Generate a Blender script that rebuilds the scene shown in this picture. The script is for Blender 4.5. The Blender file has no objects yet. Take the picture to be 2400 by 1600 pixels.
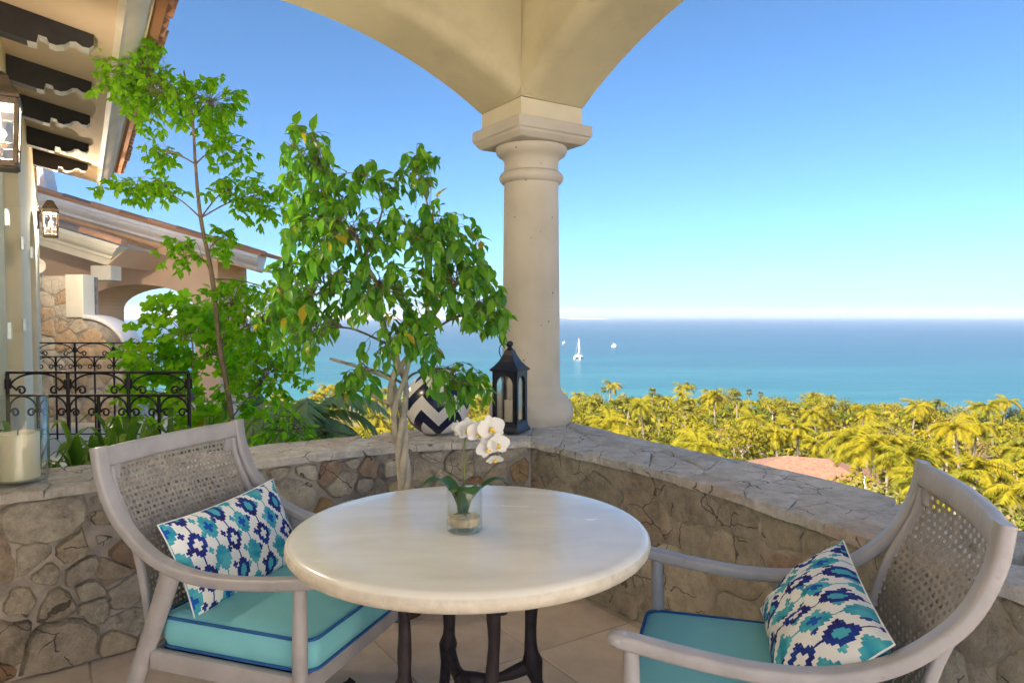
import bpy, math, random
from mathutils import Vector, Matrix, noise
R = math.radians
random.seed(7)
scene = bpy.context.scene
C = scene.collection

# ------------------------------------------------------------------ camera, sky, sun, exposure
cam_d = bpy.data.cameras.new('camera')
cam_d.lens = 25.0; cam_d.sensor_width = 36.0; cam_d.clip_start = 0.05; cam_d.clip_end = 60000.0
cam = bpy.data.objects.new('camera', cam_d); C.objects.link(cam)
cam.location = (0, 0, 1.4); cam.rotation_euler = (R(90 - 2.1), 0, 0)
scene.camera = cam

SUN_EL = 36.0
SUN_AZ = Vector((-0.64, -0.768, 0))          # horizontal direction towards the sun (behind the house)
w = bpy.data.worlds.new('World'); scene.world = w; w.use_nodes = True
nt = w.node_tree
bg = nt.nodes['Background']
sky = nt.nodes.new('ShaderNodeTexSky'); sky.sky_type = 'NISHITA'; sky.sun_disc = False
sky.sun_elevation = R(SUN_EL); sky.sun_rotation = math.atan2(SUN_AZ.x, SUN_AZ.y)
sky.altitude = 40; sky.air_density = 0.56; sky.dust_density = 1.2; sky.ozone_density = 5.0
wb = nt.nodes.new('ShaderNodeMix'); wb.data_type = 'RGBA'; wb.blend_type = 'MULTIPLY'; wb.inputs[0].default_value = 1.0   # colour balance of the whole sky
wb.inputs[7].default_value = (0.74, 0.94, 0.95, 1); nt.links.new(sky.outputs[0], wb.inputs[6]); nt.links.new(wb.outputs[2], bg.inputs[0]); bg.inputs[1].default_value = 0.05
sun_d = bpy.data.lights.new('sun', 'SUN'); sun_d.energy = 5.0; sun_d.angle = R(0.5); sun_d.color = (1.0, 0.91, 0.86)
sun = bpy.data.objects.new('sun', sun_d); C.objects.link(sun)
to_sun = Vector((SUN_AZ.x * math.cos(R(SUN_EL)), SUN_AZ.y * math.cos(R(SUN_EL)), math.sin(R(SUN_EL))))
sun.rotation_euler = to_sun.to_track_quat('Z', 'Y').to_euler(); sun.location = (0, -20, 40)
vs = scene.view_settings
vs.view_transform = 'Standard'; vs.look = 'None'; vs.gamma = 1.0; vs.use_curve_mapping = False
vs.exposure = 2.58

# ------------------------------------------------------------------ helpers
def tag(o, label=None, cat=None, group=None, kind=None):
    if label: o['label'] = label
    if cat: o['category'] = cat
    if group: o['group'] = group
    if kind: o['kind'] = kind
    return o

def thing(name, loc, label, cat, group=None, rz=0.0):
    o = bpy.data.objects.new(name, None); C.objects.link(o)
    o.empty_display_size = 0.1
    o.location = loc; o.rotation_euler = (0, 0, rz)
    return tag(o, label, cat, group)

class MB:
    """collects vertices and faces of one mesh"""
    def __init__(s): s.v = []; s.f = []; s.uv = None
    def add(s, vs, fs):
        o = len(s.v); s.v.extend([tuple(p) for p in vs]); s.f.extend([tuple(i + o for i in f) for f in fs]); return s
    def quad(s, a, b, c, d): return s.add([a, b, c, d], [(0, 1, 2, 3)])
    def box(s, c, d, ax=None):
        cx, cy, cz = c; hx, hy, hz = d[0] / 2, d[1] / 2, d[2] / 2
        pts = [(-hx, -hy, -hz), (hx, -hy, -hz), (hx, hy, -hz), (-hx, hy, -hz), (-hx, -hy, hz), (hx, -hy, hz), (hx, hy, hz), (-hx, hy, hz)]
        if ax is not None: pts = [tuple(ax @ Vector(p)) for p in pts]
        return s.add([(p[0] + cx, p[1] + cy, p[2] + cz) for p in pts],
                     [(0, 3, 2, 1), (4, 5, 6, 7), (0, 1, 5, 4), (1, 2, 6, 5), (2, 3, 7, 6), (3, 0, 4, 7)])
    def lathe(s, prof, n=32, c=(0, 0, 0), cap=True, sq=False):
        """prof = [(r, z)...] bottom to top"""
        vs = []; fs = []
        for r, z in prof:
            for k in range(n):
                a = 2 * math.pi * (k + (0.5 if sq else 0)) / n
                vs.append((c[0] + r * math.cos(a), c[1] + r * math.sin(a), c[2] + z))
        for i in range(len(prof) - 1):
            for k in range(n):
                k2 = (k + 1) % n
                fs.append((i * n + k, i * n + k2, (i + 1) * n + k2, (i + 1) * n + k))
        if cap:
            fs.append(tuple(range(n - 1, -1, -1))); m = (len(prof) - 1) * n; fs.append(tuple(range(m, m + n)))
        return s.add(vs, fs)
    def tube(s, path, rad, n=8, cap=True, up=None):
        """rad: number, list of numbers, or list of (a, b) half axes; up fixes the frame"""
        P = [Vector(p) for p in path]; m = len(P)
        if not isinstance(rad, (list, tuple)): rad = [rad] * m
        vs = []; fs = []; prev = None
        for i in range(m):
            t = (P[min(i + 1, m - 1)] - P[max(i - 1, 0)])
            if t.length < 1e-9: t = Vector((0, 0, 1))
            t.normalize()
            if up is not None:
                x = Vector(up) - t * t.dot(Vector(up))
            elif prev is None:
                x = t.orthogonal()
            else:
                x = prev - t * prev.dot(t)
            if x.length < 1e-6: x = t.orthogonal()
            x.normalize(); prev = x; y = t.cross(x)
            r = rad[i]; a, b = r if isinstance(r, (list, tuple)) else (r, r)
            for k in range(n):
                q = 2 * math.pi * k / n
                vs.append(P[i] + x * (a * math.cos(q)) + y * (b * math.sin(q)))
        for i in range(m - 1):
            for k in range(n):
                k2 = (k + 1) % n
                fs.append((i * n + k, i * n + k2, (i + 1) * n + k2, (i + 1) * n + k))
        if cap:
            fs.append(tuple(range(n - 1, -1, -1))); fs.append(tuple(range((m - 1) * n, m * n)))
        return s.add(vs, fs)
    def sweep(s, path, sec, up, cap=True, closed=False):
        """sec = 2-D outline (a along 'side', b along 'up'); frame: up fixed"""
        P = [Vector(p) for p in path]; m = len(P); n = len(sec); vs = []; fs = []
        for i in range(m):
            if closed: t = P[(i + 1) % m] - P[i - 1]
            else: t = P[min(i + 1, m - 1)] - P[max(i - 1, 0)]
            t.normalize(); u = Vector(up[i] if isinstance(up, list) else up); u = (u - t * u.dot(t)).normalized(); x = t.cross(u)
            sc = sec
            for a, b in sc: vs.append(P[i] + x * a + u * b)
        rng = m if closed else m - 1
        for i in range(rng):
            j = (i + 1) % m
            for k in range(n):
                k2 = (k + 1) % n
                fs.append((i * n + k, i * n + k2, j * n + k2, j * n + k))
        if cap and not closed:
            fs.append(tuple(range(n - 1, -1, -1))); fs.append(tuple(range((m - 1) * n, m * n)))
        return s.add(vs, fs)
    def prism(s, poly, d0, d1, ax):
        """poly 2-D; ax(a, b, d) -> 3-D point; solid between d0 and d1"""
        n = len(poly)
        vs = [ax(a, b, d0) for a, b in poly] + [ax(a, b, d1) for a, b in poly]
        fs = [tuple(range(n - 1, -1, -1)), tuple(range(n, 2 * n))] + [(i, (i + 1) % n, n + (i + 1) % n, n + i) for i in range(n)]
        return s.add(vs, fs)
    def mesh(s, name, mat=None, smooth=None, fix=True):
        me = bpy.data.meshes.new(name); me.from_pydata(s.v, [], s.f)
        if s.uv:
            l = me.uv_layers.new(name='UVMap')
            for p in me.polygons:
                for li in p.loop_indices: l.data[li].uv = s.uv[me.loops[li].vertex_index]
        if fix:
            import bmesh
            b = bmesh.new(); b.from_mesh(me); bmesh.ops.recalc_face_normals(b, faces=b.faces); b.to_mesh(me); b.free()
        if mat: me.materials.append(mat)
        if smooth is not None:
            me.polygons.foreach_set('use_smooth', [True] * len(me.polygons))
            if smooth < 180: me.set_sharp_from_angle(angle=R(smooth))
        me.update(); return me
    def build(s, name, mat, parent=None, smooth=None, world=True, fix=True):
        return obj(name, s.mesh(name, mat, smooth, fix), parent, world)

def obj(name, me, parent=None, world=True, loc=None):
    o = bpy.data.objects.new(name, me); C.objects.link(o)
    if parent is not None:
        o.parent = parent
        if world:
            o.matrix_parent_inverse = (Matrix.Translation(parent.location) @ parent.rotation_euler.to_matrix().to_4x4()).inverted()
    if loc: o.location = loc
    return o

def copy_tree(o, parent=None):
    c = o.copy(); C.objects.link(c)
    if parent is not None: c.parent = parent
    for ch in o.children: copy_tree(ch, c)
    return c

def bevel(o, wd, seg=2):
    m = o.modifiers.new('bevel', 'BEVEL'); m.width = wd; m.segments = seg; m.limit_method = 'ANGLE'; m.angle_limit = R(35)
    return o

def spline(pts, n):
    """Catmull-Rom through pts, n samples per span"""
    P = [Vector(p) for p in pts]; out = []
    for i in range(len(P) - 1):
        a = P[max(i - 1, 0)]; b = P[i]; c = P[i + 1]; d = P[min(i + 2, len(P) - 1)]
        for k in range(n):
            t = k / n
            out.append(0.5 * ((2 * b) + (c - a) * t + (2 * a - 5 * b + 4 * c - d) * t * t + (3 * b - a - 3 * c + d) * t ** 3))
    out.append(P[-1]); return out

def resample(P, n):
    L = [0]
    for i in range(1, len(P)): L.append(L[-1] + (P[i] - P[i - 1]).length)
    out = []; j = 0
    for k in range(n):
        d = L[-1] * k / (n - 1)
        while j < len(P) - 2 and L[j + 1] < d: j += 1
        t = (d - L[j]) / max(L[j + 1] - L[j], 1e-9); out.append(P[j].lerp(P[j + 1], min(max(t, 0), 1)))
    return out

def rrect(w, h, r, n=4):
    out = []
    for cx, cy, a0 in ((w / 2 - r, h / 2 - r, 0), (-w / 2 + r, h / 2 - r, 90), (-w / 2 + r, -h / 2 + r, 180), (w / 2 - r, -h / 2 + r, 270)):
        for k in range(n + 1):
            a = R(a0 + 90 * k / n); out.append((cx + r * math.cos(a), cy + r * math.sin(a)))
    return out

# ------------------------------------------------------------------ materials
class Ex:
    """arithmetic on shader sockets"""
    def __init__(s, nt, k): s.nt = nt; s.k = k
    def op(s, o, b=None, c=None):
        n = s.nt.nodes.new('ShaderNodeMath'); n.operation = o
        for i, q in enumerate((s, b, c)):
            if q is None: continue
            if isinstance(q, Ex): s.nt.links.new(q.k, n.inputs[i])
            else: n.inputs[i].default_value = q
        return Ex(s.nt, n.outputs[0])
    def __add__(s, b): return s.op('ADD', b)
    def __sub__(s, b): return s.op('SUBTRACT', b)
    def __mul__(s, b): return s.op('MULTIPLY', b)
    def __truediv__(s, b): return s.op('DIVIDE', b)
    def lt(s, b): return s.op('LESS_THAN', b)
    def gt(s, b): return s.op('GREATER_THAN', b)
    def abs(s): return s.op('ABSOLUTE')
    def mod(s, b): return s.op('FLOORED_MODULO', b)
    def mx(s, b): return s.op('MAXIMUM', b)
    def mn(s, b): return s.op('MINIMUM', b)
    def flo(s): return s.op('FLOOR')

def nodes(name):
    m = bpy.data.materials.new(name); m.use_nodes = True
    return m, m.node_tree, m.node_tree.nodes['Principled BSDF']

def tex(nt, kind, scale, co=None, **kw):
    n = nt.nodes.new('ShaderNodeTex' + kind)
    n.inputs['Scale'].default_value = scale
    for k, v in kw.items():
        if k in n.inputs: n.inputs[k].default_value = v
        else: setattr(n, k, v)
    if co is not None: nt.links.new(co, n.inputs['Vector'])
    return n

def coord(nt, which='Object', sc=None):
    n = nt.nodes.new('ShaderNodeTexCoord'); o = n.outputs[which]
    if sc:
        m = nt.nodes.new('ShaderNodeMapping'); m.inputs['Scale'].default_value = sc; nt.links.new(o, m.inputs[0]); o = m.outputs[0]
    return o

def ramp(nt, fac, stops, interp='LINEAR'):
    n = nt.nodes.new('ShaderNodeValToRGB'); n.color_ramp.interpolation = interp
    e = n.color_ramp.elements
    while len(e) < len(stops): e.new(0.5)
    for i, (p, c) in enumerate(stops): e[i].position = p; e[i].color = (*c, 1) if len(c) == 3 else c
    nt.links.new(fac, n.inputs[0]); return n.outputs[0]

def mixc(nt, fac, a, b, mode='MIX'):
    n = nt.nodes.new('ShaderNodeMix'); n.data_type = 'RGBA'; n.blend_type = mode
    for s, q in ((0, fac), (6, a), (7, b)):
        if isinstance(q, Ex): q = q.k
        if isinstance(q, bpy.types.NodeSocket): nt.links.new(q, n.inputs[s])
        elif s == 0: n.inputs[0].default_value = q
        else: n.inputs[s].default_value = (*q, 1)
    return n.outputs[2]

def bump(nt, b, h, strength=0.3, dist=0.01):
    n = nt.nodes.new('ShaderNodeBump'); n.inputs['Strength'].default_value = strength; n.inputs['Distance'].default_value = dist
    nt.links.new(h, n.inputs['Height']); nt.links.new(n.outputs[0], b.inputs['Normal']); return n

def plain(name, col, rough=0.6, metal=0.0, var=0.12, scale=6.0, bs=0.15, bscale=60.0, spec=0.5, dark=None, coat=0.0):
    """a colour with cloudy variation, optional dirt and fine relief"""
    m, nt, b = nodes(name); co = coord(nt)
    n = tex(nt, 'Noise', scale, co, Detail=6.0, Roughness=0.6)
    lo = tuple(max(0, c * (1 - var)) for c in col); hi = tuple(min(1, c * (1 + var)) for c in col)
    c = ramp(nt, n.outputs[0], [(0.3, lo), (0.7, hi)])
    if dark:
        n3 = tex(nt, 'Noise', dark[1], co, Detail=8.0, Roughness=0.7)
        f = ramp(nt, n3.outputs[0], [(dark[2], (0, 0, 0)), (min(1, dark[2] + dark[3]), (1, 1, 1))])
        c = mixc(nt, f, c, dark[0])
    nt.links.new(c, b.inputs['Base Color'])
    b.inputs['Roughness'].default_value = rough; b.inputs['Metallic'].default_value = metal
    b.inputs['Specular IOR Level'].default_value = spec; b.inputs['Coat Weight'].default_value = coat
    if bs:
        n2 = tex(nt, 'Noise', bscale, co, Detail=5.0); bump(nt, b, n2.outputs[0], bs, 0.01)
    return m

def leafmat(name, cols, trans=0.45, rough=0.45, tcol=None, yellow=None, spec=0.35, iw=1.0):
    """leaf: varied green, partly letting light through"""
    m, nt, b = nodes(name)
    g = nt.nodes.new('ShaderNodeNewGeometry'); oi = nt.nodes.new('ShaderNodeObjectInfo')
    f = (Ex(nt, g.outputs['Random Per Island']) * iw + Ex(nt, oi.outputs['Random'])).mod(1.0)
    st = [(i / (len(cols) - 1), c) for i, c in enumerate(cols)]
    if yellow: st = [(p * 0.972, c) for p, c in st] + [(0.99, yellow)]
    c = ramp(nt, f.k, st)
    nt.links.new(c, b.inputs['Base Color']); b.inputs['Roughness'].default_value = rough
    b.inputs['Specular IOR Level'].default_value = spec
    t = nt.nodes.new('ShaderNodeBsdfTranslucent')
    tc = mixc(nt, 1.0, c, tcol or (1.3, 1.5, 0.5), 'MULTIPLY'); nt.links.new(tc, t.inputs[0])
    mx = nt.nodes.new('ShaderNodeMixShader'); mx.inputs[0].default_value = trans
    nt.links.new(b.outputs[0], mx.inputs[1]); nt.links.new(t.outputs[0], mx.inputs[2])
    nt.links.new(mx.outputs[0], nt.nodes['Material Output'].inputs[0])
    return m

def stonemat(name, stops, rough=0.85, grime=0.35, bs=0.5, pits=False):
    """one colour per stone, with mottling, grime and grain"""
    m, nt, b = nodes(name); co = coord(nt)
    oi = nt.nodes.new('ShaderNodeObjectInfo')
    c = ramp(nt, oi.outputs['Random'], stops)
    n = tex(nt, 'Noise', 16.0, co, Detail=10.0, Roughness=0.75)
    c = mixc(nt, ramp(nt, n.outputs[0], [(0.38, (0, 0, 0)), (0.75, (1, 1, 1))]), c, mixc(nt, 1.0, c, (0.55, 0.51, 0.46), 'MULTIPLY'))  # mottling deepened so the colour carries shading the relief lacks
    n2 = tex(nt, 'Noise', 3.1, co, Detail=10.0, Roughness=0.75)
    c = mixc(nt, ramp(nt, n2.outputs[0], [(0.50, (0, 0, 0)), (0.66, (grime,) * 3)]), c, (0.12, 0.10, 0.10))
    # cracks and chips, with speckle; their contrast puts relief shading into the colour
    wq = tex(nt, 'Noise', 5.0, co, Detail=4.0); wa = nt.nodes.new('ShaderNodeVectorMath'); wa.operation = 'MULTIPLY_ADD'; wa.inputs[1].default_value = (0.16,) * 3
    nt.links.new(wq.outputs['Color'], wa.inputs[0]); nt.links.new(co, wa.inputs[2])
    vc = tex(nt, 'Voronoi', 5.5, wa.outputs[0], feature='DISTANCE_TO_EDGE'); n7 = tex(nt, 'Noise', 4.0, co)
    crack = Ex(nt, vc.outputs['Distance']).lt(0.013) * Ex(nt, n7.outputs[0]).gt(0.52)
    sp_ = tex(nt, 'Noise', 90.0, co, Detail=3.0); speck = ramp(nt, sp_.outputs[0], [(0.60, (0, 0, 0)), (0.70, (0.30,) * 3)])
    c = mixc(nt, speck, c, (0.16, 0.13, 0.11)); c = mixc(nt, crack * 0.75, c, (0.10, 0.08, 0.07))
    nt.links.new(c, b.inputs['Base Color']); b.inputs['Roughness'].default_value = rough
    b.inputs['Specular IOR Level'].default_value = 0.3
    n3 = tex(nt, 'Noise', 26.0, co, Detail=10.0, Roughness=0.75); n4 = tex(nt, 'Voronoi', 34.0, co); n4.feature = 'F1'
    n5 = tex(nt, 'Noise', 7.0, co, Detail=4.0)
    bump(nt, b, (Ex(nt, n3.outputs[0]) + Ex(nt, n4.outputs[0]) * 0.3 + Ex(nt, n5.outputs[0]) * 0.8 - crack * 0.3).k, bs, 0.03)
    return m

def glassmat(name, col=(1, 1, 1), rough=0.0, alpha=0.12):
    m, nt, b = nodes(name)
    t = nt.nodes.new('ShaderNodeBsdfTransparent'); t.inputs[0].default_value = (*col, 1)
    g = nt.nodes.new('ShaderNodeBsdfGlossy'); g.inputs['Roughness'].default_value = rough
    fr = nt.nodes.new('ShaderNodeLayerWeight'); fr.inputs[0].default_value = 0.5
    f = (Ex(nt, fr.outputs['Facing']).op('POWER', 2.5) * 0.9 + alpha).mn(1.0)
    mx = nt.nodes.new('ShaderNodeMixShader'); nt.links.new(f.k, mx.inputs[0])
    nt.links.new(t.outputs[0], mx.inputs[1]); nt.links.new(g.outputs[0], mx.inputs[2])
    nt.links.new(mx.outputs[0], nt.nodes['Material Output'].inputs[0]); return m

M = {}
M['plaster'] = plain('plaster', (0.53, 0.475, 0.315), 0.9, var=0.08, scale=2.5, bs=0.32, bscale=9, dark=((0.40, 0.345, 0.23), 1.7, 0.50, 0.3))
M['house_plaster'] = plain('house_plaster', (0.84, 0.73, 0.50), 0.9, var=0.05, scale=2.0, bs=0.28, bscale=11)
M['salmon'] = plain('salmon_plaster', (0.86, 0.58, 0.38), 0.9, var=0.06, scale=1.5, bs=0.1, bscale=20)
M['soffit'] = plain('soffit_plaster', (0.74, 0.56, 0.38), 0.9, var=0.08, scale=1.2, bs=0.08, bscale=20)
M['moulding'] = plain('cast_moulding', (0.80, 0.68, 0.55), 0.6, var=0.08, scale=3, bs=0.05)
M['white_moulding'] = plain('white_moulding', (0.84, 0.80, 0.78), 0.7, var=0.08, scale=3, bs=0.05)
M['cream_moulding'] = plain('cream_moulding', (0.82, 0.76, 0.62), 0.7, var=0.08, scale=3, bs=0.05)
M['corbel'] = plain('darkened_wood', (0.012, 0.010, 0.010), 0.7, var=0.3, scale=8, bs=0.2)  # shade on the rafter tails' sides put into this near-black
M['corbel_lit_edge'] = plain('lit_edge_wood', (0.60, 0.56, 0.50), 0.7, var=0.2, scale=8, bs=0.2)  # light on the rafter tails' undersides put into the colour
M['iron'] = plain('wrought_iron', (0.018, 0.015, 0.02), 0.5, metal=0.3, var=0.4, scale=20, bs=0.25, bscale=90)
M['bronze'] = plain('table_iron', (0.03, 0.022, 0.026), 0.55, metal=0.3, var=0.5, scale=14, bs=0.5, bscale=40)
M['lantern_metal'] = plain('lantern_metal', (0.07, 0.055, 0.045), 0.5, metal=0.5, var=0.4, scale=14, bs=0.3)
M['navy'] = plain('navy_paint', (0.006, 0.009, 0.022), 0.4, var=0.2, bs=0.05)
M['wax'] = plain('candle_wax', (0.84, 0.76, 0.56), 0.5, var=0.04, bs=0.03); M['wax'].node_tree.nodes['Principled BSDF'].inputs['Subsurface Weight'].default_value = 0.3
M['glass'] = glassmat('clear_glass', (0.96, 0.98, 0.98), 0.0, 0.05); M['pane'] = glassmat('lantern_pane', (0.9, 0.9, 0.88), 0.05, 0.10)
M['frame'] = plain('painted_chair_frame', (0.385, 0.36, 0.36), 0.42, var=0.14, scale=9, bs=0.18, bscale=45, dark=((0.26, 0.21, 0.18), 18.0, 0.62, 0.12))
M['cane'] = plain('woven_cane', (0.32, 0.285, 0.25), 0.6, var=0.25, scale=30, bs=0.3, bscale=200)
M['cushion'] = plain('teal_canvas', (0.21, 0.56, 0.61), 0.85, var=0.05, scale=4, bs=0.12, bscale=700)
M['piping'] = plain('blue_piping', (0.012, 0.10, 0.30), 0.8, var=0.1, bs=0.1, bscale=300)
M['trunk'] = plain('ficus_bark', (0.56, 0.48, 0.36), 0.8, var=0.28, scale=14, bs=0.7, bscale=40, dark=((0.22, 0.17, 0.11), 7.0, 0.55, 0.2))
M['bark'] = plain('grey_bark', (0.22, 0.16, 0.11), 0.85, var=0.3, scale=14, bs=0.4, bscale=60)
M['palm_trunk'] = plain('palm_trunk', (0.11, 0.085, 0.06), 0.9, var=0.25, scale=3, bs=0.3, bscale=12)
M['soil'] = plain('soil', (0.10, 0.07, 0.045), 0.95, var=0.4, scale=8, bs=0.8, bscale=20)
M['terracotta_pot'] = plain('terracotta_pot', (0.10, 0.055, 0.035), 0.75, var=0.2, bs=0.15)
M['mortar'] = plain('mortar', (0.44, 0.39, 0.34), 0.95, var=0.3, scale=9, bs=1.0, bscale=24, dark=((0.13, 0.105, 0.105), 2.2, 0.50, 0.22))
M['rmortar'] = plain('brown_mortar', (0.40, 0.345, 0.27), 0.95, var=0.3, scale=9, bs=0.9, bscale=24, dark=((0.13, 0.10, 0.08), 2.6, 0.54, 0.2))
M['impost'] = plain('impost_plaster', (0.64, 0.57, 0.42), 0.9, var=0.05, bs=0.1)
M['column'] = None
M['wing'] = plain('bounce_wing_plaster', (0.78, 0.72, 0.58), 0.9, var=0.05, bs=0.1)
M['deck'] = plain('pale_deck_stone', (0.72, 0.66, 0.55), 0.9, var=0.08, bs=0.1)  # kept pale so the added deck bounces more sunlight
# cantera stone of the column: pale, with dark pits and faint clouds
def columnmat():
    m, nt, b = nodes('cantera_stone'); co = coord(nt)
    n = tex(nt, 'Noise', 3.0, co, Detail=6.0)
    c = ramp(nt, n.outputs[0], [(0.3, (0.46, 0.42, 0.35)), (0.5, (0.53, 0.48, 0.40)), (0.7, (0.58, 0.53, 0.45))])
    v = tex(nt, 'Voronoi', 15.0, coord(nt, 'Object', (1.4, 1.4, 0.75))); n2 = tex(nt, 'Noise', 5.0, co, Detail=3.0)
    nn = tex(nt, 'Noise', 55.0, co, Detail=4.0)
    pit = (Ex(nt, v.outputs['Distance']) + Ex(nt, nn.outputs[0]) * 0.55).lt(0.345) * Ex(nt, n2.outputs[0]).gt(0.50)
    c = mixc(nt, pit, c, (0.09, 0.07, 0.05))
    nt.links.new(c, b.inputs['Base Color']); b.inputs['Roughness'].default_value = 0.8
    n3 = tex(nt, 'Noise', 60.0, co, Detail=6.0); bump(nt, b, (Ex(nt, n3.outputs[0]) * 0.4 - pit).k, 0.35, 0.008)
    return m
M['column'] = columnmat()

def tabletop_mat():
    m, nt, b = nodes('honed_limestone'); co = coord(nt, 'Object', (1.0, 3.2, 1.0))
    n = tex(nt, 'Noise', 2.6, co, Detail=8.0, Roughness=0.6, Distortion=0.6)
    c = ramp(nt, n.outputs[0], [(0.3, (0.72, 0.68, 0.60)), (0.5, (0.78, 0.75, 0.68)), (0.7, (0.82, 0.79, 0.73))])
    n4 = tex(nt, 'Noise', 9.0, co, Detail=10.0, Roughness=0.8)
    c = mixc(nt, ramp(nt, n4.outputs[0], [(0.66, (0, 0, 0)), (0.72, (0.6, 0.6, 0.6))]), c, (0.36, 0.29, 0.20))
    sp = nt.nodes.new('ShaderNodeSeparateXYZ'); nt.links.new(coord(nt), sp.inputs[0])
    rim = (Ex(nt, sp.outputs[2]) * -1.0 + (0.742 + 0.0)).op('MULTIPLY', 150.0).mx(0.0).mn(1.0)       # the sawn edge below the polished top
    n6 = tex(nt, 'Noise', 26.0, coord(nt), Detail=8.0, Roughness=0.7)
    c = mixc(nt, rim * 0.8, c, ramp(nt, n6.outputs[0], [(0.35, (0.50, 0.42, 0.31)), (0.65, (0.68, 0.60, 0.48))]))
    nt.links.new(c, b.inputs['Base Color'])
    r = ramp(nt, n.outputs[0], [(0.3, (0.17,) * 3), (0.7, (0.28,) * 3)]); r = (Ex(nt, r) + rim * 0.4); nt.links.new(r.k, b.inputs['Roughness'])
    b.inputs['Specular IOR Level'].default_value = 0.7
    n3 = tex(nt, 'Noise', 14.0, co, Detail=4.0); bump(nt, b, n3.outputs[0], 0.015, 0.01)
    return m
M['tabletop'] = tabletop_mat()

def pillow_mat():
    """ikat print: columns of stepped medallions on threads, small crosses between"""
    m, nt, b = nodes('ikat_print')
    uv = coord(nt, 'UV'); sp = nt.nodes.new('ShaderNodeSeparateXYZ'); nt.links.new(uv, sp.inputs[0])
    wob = tex(nt, 'Noise', 60.0, uv, Detail=3.0)
    U = Ex(nt, sp.outputs[0]) * 0.54 + (Ex(nt, wob.outputs[0]) - 0.5) * 0.004
    V = Ex(nt, sp.outputs[1]) * 0.31 + (Ex(nt, wob.outputs[0]) - 0.5) * 0.004
    cw = 0.068; per = 0.112
    cu = (U / cw + 0.5); col = cu.flo(); x = (cu - col - 0.5) * cw          # inside a column
    odd = col.mod(2.0)
    vv = V / per + odd * 0.5 + col * 0.13; row = vv.flo(); y = (vv - row - 0.5) * per
    ax, ay = x.abs(), y.abs()
    def bx(a, bb): return ax.lt(a) * ay.lt(bb)
    big = bx(0.011, 0.041).mx(bx(0.020, 0.033)).mx(bx(0.0295, 0.019))
    thread = ax.lt(0.0026)
    cross_in = bx(0.0062, 0.020).mx(bx(0.0165, 0.0072))
    dia_in = bx(0.007, 0.020).mx(bx(0.013, 0.012))
    par = row.mod(2.0)
    # small crosses, half way between the columns
    cu2 = U / cw; c2 = cu2.flo(); x2 = ((cu2 - c2 - 0.5) * cw).abs()
    v2 = V / (per * 0.5) + c2 * 0.37; y2 = ((v2 - v2.flo() - 0.5) * (per * 0.5)).abs()
    small = (x2.lt(0.0042) * y2.lt(0.0125)).mx(x2.lt(0.0105) * y2.lt(0.0046))
    cloud = tex(nt, 'Noise', 9.0, uv, Detail=2.0)
    teal = ramp(nt, cloud.outputs[0], [(0.35, (0.10, 0.46, 0.52)), (0.65, (0.02, 0.27, 0.40))])
    navy = ramp(nt, cloud.outputs[0], [(0.35, (0.012, 0.05, 0.30)), (0.65, (0.02, 0.016, 0.13))])
    white = (0.80, 0.79, 0.76)
    main = mixc(nt, odd, teal, navy)
    inner = mixc(nt, odd, mixc(nt, par, (0.01, 0.09, 0.42), teal), mixc(nt, par, white, (0.07, 0.40, 0.50)))
    c = mixc(nt, small, white, mixc(nt, c2.mod(2.0), navy, teal))
    c = mixc(nt, thread.mx(big), c, main)
    c = mixc(nt, (cross_in * (par * -1.0 + 1.0)).mx(dia_in * par), c, inner)
    nt.links.new(c, b.inputs['Base Color']); b.inputs['Roughness'].default_value = 0.85
    b.inputs['Specular IOR Level'].default_value = 0.25
    wv = tex(nt, 'Noise', 260.0, uv); bump(nt, b, wv.outputs[0], 0.15, 0.004)
    return m
M['ikat'] = pillow_mat()

def chevron_mat():
    m, nt, b = nodes('chevron_glaze'); co = coord(nt)
    sp = nt.nodes.new('ShaderNodeSeparateXYZ'); nt.links.new(co, sp.inputs[0])
    x, y, z = (Ex(nt, sp.outputs[i]) for i in range(3))
    ang = y.op('ARCTAN2', x) * (1 / (2 * math.pi)) + 1.06
    tri = ((ang * 6.0).mod(1.0) - 0.5).abs() * 2.0          # 0..1..0
    f = ((z + tri * 0.095) / 0.15).mod(1.0).lt(0.52)
    c = mixc(nt, f, (0.008, 0.012, 0.05), (0.74, 0.72, 0.70))
    nt.links.new(c, b.inputs['Base Color']); b.inputs['Roughness'].default_value = 0.22
    n3 = tex(nt, 'Noise', 20.0, co); bump(nt, b, n3.outputs[0], 0.05, 0.01)
    return m
M['chevron'] = chevron_mat()

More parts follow.
